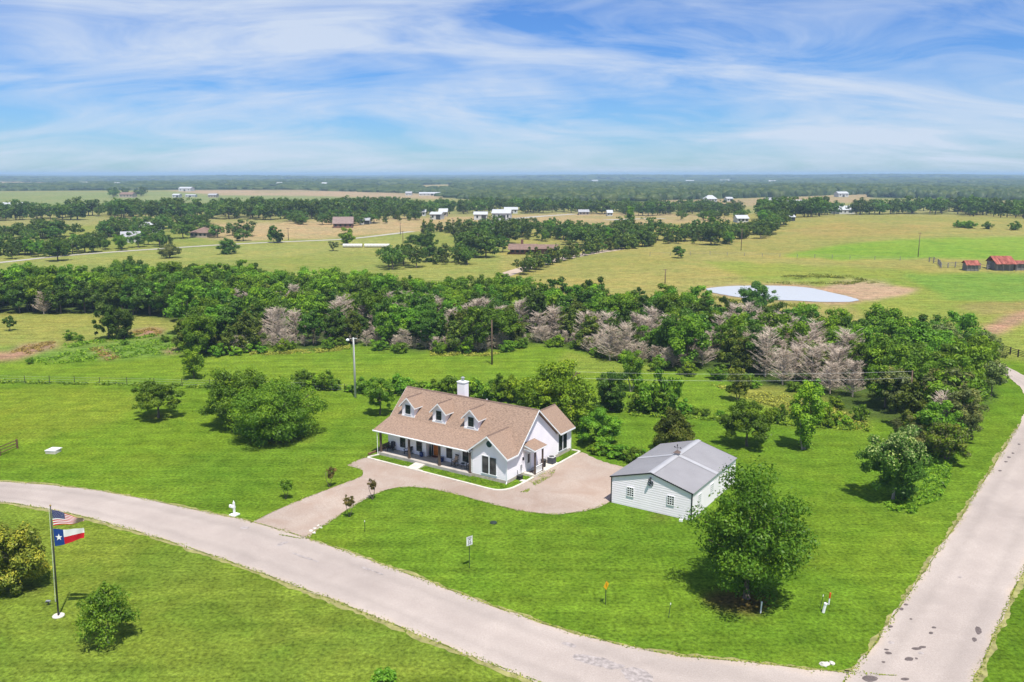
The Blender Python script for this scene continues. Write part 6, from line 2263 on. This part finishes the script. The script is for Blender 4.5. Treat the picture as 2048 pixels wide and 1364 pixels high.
def far_house(name, label, cat, px, py, wpx, dm, hw, hr, rot, wm, rm, nw=4, hip=0.0, ov=.5):
    b = G(px, py)
    w = wpx * mpp(b)
    hw, hr = hw * .82, hr * .8
    t = thing(name, label, cat, b, R(rot))
    x0, x1, y0, y1 = -w / 2, w / 2, 0, dm
    wl_ = MB().box(x0, x1, y0, y1, -.6, hw)
    ym = dm / 2
    wl_.quad((x0, y0, hw), (x0, ym, hw + hr * .98 if hip == 0 else hw), (x0, y1, hw))
    wl_.quad((x1, y0, hw), (x1, y1, hw), (x1, ym, hw + hr * .98 if hip == 0 else hw))
    wl_.obj('wall', wm, t)
    rf_ = MB()
    k = hr / ym
    e = hw - k * ov + .12
    a0, a1 = x0 - ov + hip * ym, x1 + ov - hip * ym
    rf_.slab([(x0 - ov, y0 - ov, e), (x1 + ov, y0 - ov, e), (a1, ym, hw + hr + .12), (a0, ym, hw + hr + .12)], .15)
    rf_.slab([(x1 + ov, y1 + ov, e), (x0 - ov, y1 + ov, e), (a0, ym, hw + hr + .12), (a1, ym, hw + hr + .12)], .15)
    if hip:
        rf_.slab([(x1 + ov, y0 - ov, e), (x1 + ov, y1 + ov, e), (a1, ym, hw + hr + .12)], .15)
        rf_.slab([(x0 - ov, y1 + ov, e), (x0 - ov, y0 - ov, e), (a0, ym, hw + hr + .12)], .15)
    rf_.obj('roof', rm, t)
    for i in range(nw):
        xc = x0 + w * (i + .5) / nw
        if cat == 'barn' and i == nw // 2:
            MB().box(xc - 1.5, xc + 1.5, -.06, -.01, -.1, min(hw * .85, 3.2)).obj('door', M_FRAME, t)
        else:
            MB().box(xc - .55, xc + .55, -.06, -.01, hw * .35, hw * .8).obj('window', M_GLASS, t)
    return t


FH_ = far_house
# brown ranch house, with its long wing
rh = FH_('ranch_house', 'long low brown brick ranch house among oaks in the middle distance', 'house', 1045, 509, 50, 11, 2.7, 1.9, -4, M_FBRICK, M_FR_B, 5, ov=.9)
w1 = MB()
bx0 = 50 * mpp(G(1045, 509)) / 2
w1.box(bx0, bx0 + 8.5, 1.5, 9, -.3, 2.4).obj('wing_wall', M_FBRICK, rh)
MB().slab([(bx0 - .3, .6, 2.3), (bx0 + 9.2, .6, 2.3), (bx0 + 9.2, 5.2, 3.7), (bx0 - .3, 5.2, 3.7)], .15).slab([(bx0 + 9.2, 9.8, 2.3), (bx0 - .3, 9.8, 2.3), (bx0 - .3, 5.2, 3.7), (bx0 + 9.2, 5.2, 3.7)], .15).obj('wing_roof', M_FR_B, rh)
MB().box(-1, 0, 5.2, 6, 3, 5.6).obj('chimney', M_FBRICK, rh)
FH_('farm_shed', 'long white shed at the far left edge', 'barn', 24, 416, 44, 16, 4, 2, 6, M_FW, M_FR_W, 3)
FH_('far_house', 'brown-roofed house between two dark trees on the far left field', 'house', 252, 395, 26, 14, 5, 3.5, 0, M_FTAN, M_FR_B, 4)
FH_('farm_shed', 'small white shed in the middle of the far left field', 'barn', 351, 395, 13, 12, 4, 2, 0, M_FW, M_FR_W, 2)
FH_('farm_shed', 'low white shed right of the small one on the far left field', 'barn', 380, 394, 19, 10, 3, 1.2, 0, M_FW, M_FR_W, 3)
FH_('farm_shed', 'white barn on the tan strip beyond the far left field', 'barn', 369, 382.5, 24, 20, 6, 3, 0, M_FW, M_FR_W, 3)
FH_('far_house', 'grey house right end of the far left field', 'house', 424, 395, 16, 12, 4, 2.5, 0, M_FTAN, M_FR_G, 3)
FH_('far_house', 'white gabled house with pale roof deep in the left trees', 'house', 262, 485, 34, 11, 3.2, 2.6, 22, M_FW, M_FR_G, 3)
FH_('far_house', 'white-roofed building behind the gabled house at left', 'house', 288, 468, 22, 12, 4, 3, -10, M_FW, M_FR_W, 2)
FH_('far_house', 'brown-roofed house at the right end of the left trees', 'house', 397, 475, 36, 12, 3, 2.8, -8, M_FTAN, M_FR_B, 4, .8)
FH_('far_house', 'red-brown roofed house in the straw field left of centre', 'house', 686, 456, 38, 13, 3.2, 4.0, 8, M_FBRICK, mat('far_red_roof', (.23, .165, .145), .9, .2, 1), 4)
FH_('farm_shed', 'small pale shed right of the red-brown roofed house', 'barn', 729, 449, 18, 9, 3, 1.5, 0, M_FW, M_FR_G, 2)
FH_('farm_shed', 'long white poultry barn on the far rise above centre', 'barn', 864, 391, 52, 16, 3.5, 2.2, 0, M_FW, M_FR_W, 7)
FH_('far_house', 'small white house left of the long poultry barn', 'house', 817, 391, 12, 12, 4, 3, 0, M_FW, M_FR_G, 2)
FH_('farm_shed', 'low white building leftmost of the barns around the centre lane', 'barn', 840, 432, 22, 12, 3.5, 1.6, 4, M_FW, M_FR_W, 3)
FH_('farm_shed', 'white shed with open bay second of the centre barns', 'barn', 871, 439, 22, 12, 4.2, 1.5, -6, M_FW, M_FR_W, 2)
FH_('far_house', 'pale-roofed house behind the open-bay shed', 'house', 886, 433, 16, 10, 4, 2.6, 0, M_FTAN, M_FR_W, 2)
FH_('farm_shed', 'white shed left of the largest barn by the centre lane', 'barn', 961, 440, 26, 13, 4.5, 1.8, 0, M_FW, M_FR_W, 2)
FH_('farm_shed', 'largest white barn by the centre lane', 'barn', 1002, 440, 36, 18, 5.5, 2.6, -4, M_FW, M_FR_W, 4)
FH_('farm_shed', 'pale barn behind the largest barn', 'barn', 1022, 427, 26, 14, 4, 2, 0, M_FW, M_FR_W, 3)
FH_('far_house', 'low tan house in the far trees right of the barns', 'house', 1168, 430, 20, 11, 3, 2, 0, M_FTAN, M_FR_G, 3)
FH_('far_house', 'small white house at the edge of the far belt', 'house', 1220, 432, 10, 9, 3.2, 2.2, 0, M_FW, M_FR_W, 2)
FH_('far_house', 'white farmhouse with peaked roof on the far centre-right field', 'house', 1423, 405, 22, 16, 5, 4.5, 0, M_FW, M_FR_W, 4, .5)
FH_('farm_shed', 'small white barn right of the peaked farmhouse', 'barn', 1460, 403, 12, 14, 4, 2, 0, M_FW, M_FR_W, 2)
FH_('farm_shed', 'grey-roofed stable at the left of the far right ranch', 'barn', 1557, 410, 42, 18, 4.5, 4.5, 12, M_FTAN, M_FR_G, 4)
FH_('farm_shed', 'long grey-roofed stable wing of the far right ranch', 'barn', 1603, 410, 40, 16, 4, 2.2, 0, M_FW, M_FR_G, 5)
FH_('farm_shed', 'white barn alone on the tan far right field', 'barn', 1687, 394, 20, 18, 6, 3, 0, M_FW, M_FR_W, 3)
FH_('far_house', 'white gabled house behind trees on the crest of the right pasture', 'house', 1694, 428, 34, 14, 4.2, 3.6, 10, M_FW, M_FR_W, 4)
FH_('far_house', 'small white house in the trees at the foot of the right hill', 'house', 1556, 438, 20, 10, 3.4, 2.2, 6, M_FW, M_FR_W, 2)
FH_('farm_shed', 'tiny white shed at the foot of the right hill', 'barn', 1585, 442, 9, 6, 3, 1.2, 0, M_FW, M_FR_W, 1)
FH_('far_house', 'low white house at the right end of the far centre field', 'house', 1486, 445, 22, 10, 3, 2, 0, M_FW, M_FR_W, 3)


for px, py, w_, lb in ((100, 371, 14, 'above the far left field'), (165, 369, 16, 'above the brown house at far left'), (232, 371, 10, 'right of the far left house trees'), (558, 371, 10, 'left of centre under the horizon'), (648, 371, 10, 'above the hay bales'), (716, 371, 8, 'right of the hay bales near the horizon'), (1060, 363, 14, 'above the brown ranch house'),
                       (1190, 364, 12, 'above the row of drive trees'), (1380, 364, 16, 'above the peaked farmhouse'), (1450, 363, 18, 'right of the peaked farmhouse near the horizon'), (1545, 365, 14, 'above the far right stables'), (1740, 357, 18, 'high above the right crest'), (1990, 358, 16, 'above the right edge pasture')):
    FH_('far_building', 'tiny white building on the far plain ' + lb, 'building', px, py, w_, 16, 6, 3, 0, M_FW, M_FR_W, 2)


# rusty tin sheds on the right
def shed(px, py, wpx, dm, hw, hr, label, overhang):
    b = G(px, py)
    w = wpx * mpp(b)
    t = thing('tin_shed', label, 'shed', b, R(-4))
    n = max(6, int(w / .55))
    for k in range(n):
        xa, xb = -w / 2 + w * k / n, -w / 2 + w * (k + 1) / n - .05
        MB().box(xa, xb, .0, .06, -.2, hw - .05).obj('board', M_OLDWOOD, t)
    bx__ = MB().box(-w / 2, w / 2, dm - .1, dm, -.3, hw).box(-w / 2, -w / 2 + .08, .08, dm - .1, -.3, hw).box(w / 2 - .08, w / 2, .08, dm - .1, -.3, hw)
    bx__.obj('wall', M_OLDWOOD, t)
    m_ = max(6, int(w / .8))
    for k in range(m_):
        xa, xb = -w / 2 - .4 + (w + .8) * k / m_, -w / 2 - .4 + (w + .8) * (k + 1) / m_ - .03
        dz = .03 * ((k * 7) % 3)
        MB().slab([(xa, -overhang, hw - .35 + dz), (xb, -overhang, hw - .35 + dz), (xb, dm * .55, hw + hr + dz), (xa, dm * .55, hw + hr + dz)], .05).obj('roof_sheet', M_RUST, t)
        MB().slab([(xb, dm + .4, hw + dz), (xa, dm + .4, hw + dz), (xa, dm * .55, hw + hr + dz), (xb, dm * .55, hw + hr + dz)], .05).obj('roof_sheet', M_RUST, t)
    for k in range(4):
        x = -w / 2 + w * k / 3
        MB().tube([(x, -overhang + .15, -.2), (x, -overhang + .15, hw - .3)], .08, 6).obj('post', M_OLDWOOD, t)


shed(1945, 542, 23, 3.4, 2.3, 1.1, 'small rusty red tin-roofed shed with grey board walls', .5)
shed(2008, 541, 36, 6.0, 2.6, 2.0, 'larger rusty red tin-roofed shed at the right edge', 1.6)
shed(2046, 541, 26, 5, 2.6, .5, 'low dark open shed cut off by the right edge', .6)

# wrapped hay bales laid end to end
M_WRAP = mat('white_bale_wrap', (.62, .61, .57), .5, .1, 1)
M_HAY = mat('hay_end', (.34, .25, .13), .95, .2, 2)
bale0 = None
for run, (xa, xb, n) in enumerate(((686, 725, 6), (729, 780, 8))):
    for k in range(n):
        x = xa + (xb - xa) * (k + .5) / n
        b = G(x, 495)
        ln = (xb - xa) * mpp(b) / n
        if bale0 is None:
            bale0 = thing('hay_bale', 'white wrapped round bale in the end-to-end row', 'hay bale', b, 0, 'row of white wrapped bales')
            wr = MB().tube([(-.76, 0, .78), (-.7, 0, .78), (.7, 0, .78), (.76, 0, .78)], [.74, .8, .8, .74], 14).obj('wrap', M_WRAP, bale0, smooth=False)
            e_ = MB()
            e_.tube([(.762, 0, .78), (.80, 0, .78)], .7, 12)
            he = e_.obj('hay_face', M_HAY, bale0)
            KIDS[bale0.name] = [wr, he]
            o = bale0
        else:
            o = copy_tree(bale0, b)
            o.name = 'hay_bale'
        o['label'] = 'white wrapped hay bale in the %s row beyond the woodland' % ('short left' if run == 0 else 'long right')
        o.scale = (ln / 1.58, 1.05, 1.05)

# ------------------------------------------------------------------ haze
hz = MB().box(-46500, 46500, -46500, 46500, -14, 44)
hm = bpy.data.materials.new('air')
hm.use_nodes = True
hn, hl = hm.node_tree.nodes, hm.node_tree.links
hn.clear()
pv = N(hn, 'ShaderNodeVolumePrincipled')
pv.inputs['Color'].default_value = (.54, .77, 1.0, 1)
pv.inputs['Density'].default_value = 0.00018
pv.inputs['Anisotropy'].default_value = 0.0
ho = N(hn, 'ShaderNodeOutputMaterial')
hl.new(pv.outputs[0], ho.inputs['Volume'])
tag(hz.obj('haze', hm), 'thin blue summer haze over the plain', kind='stuff')
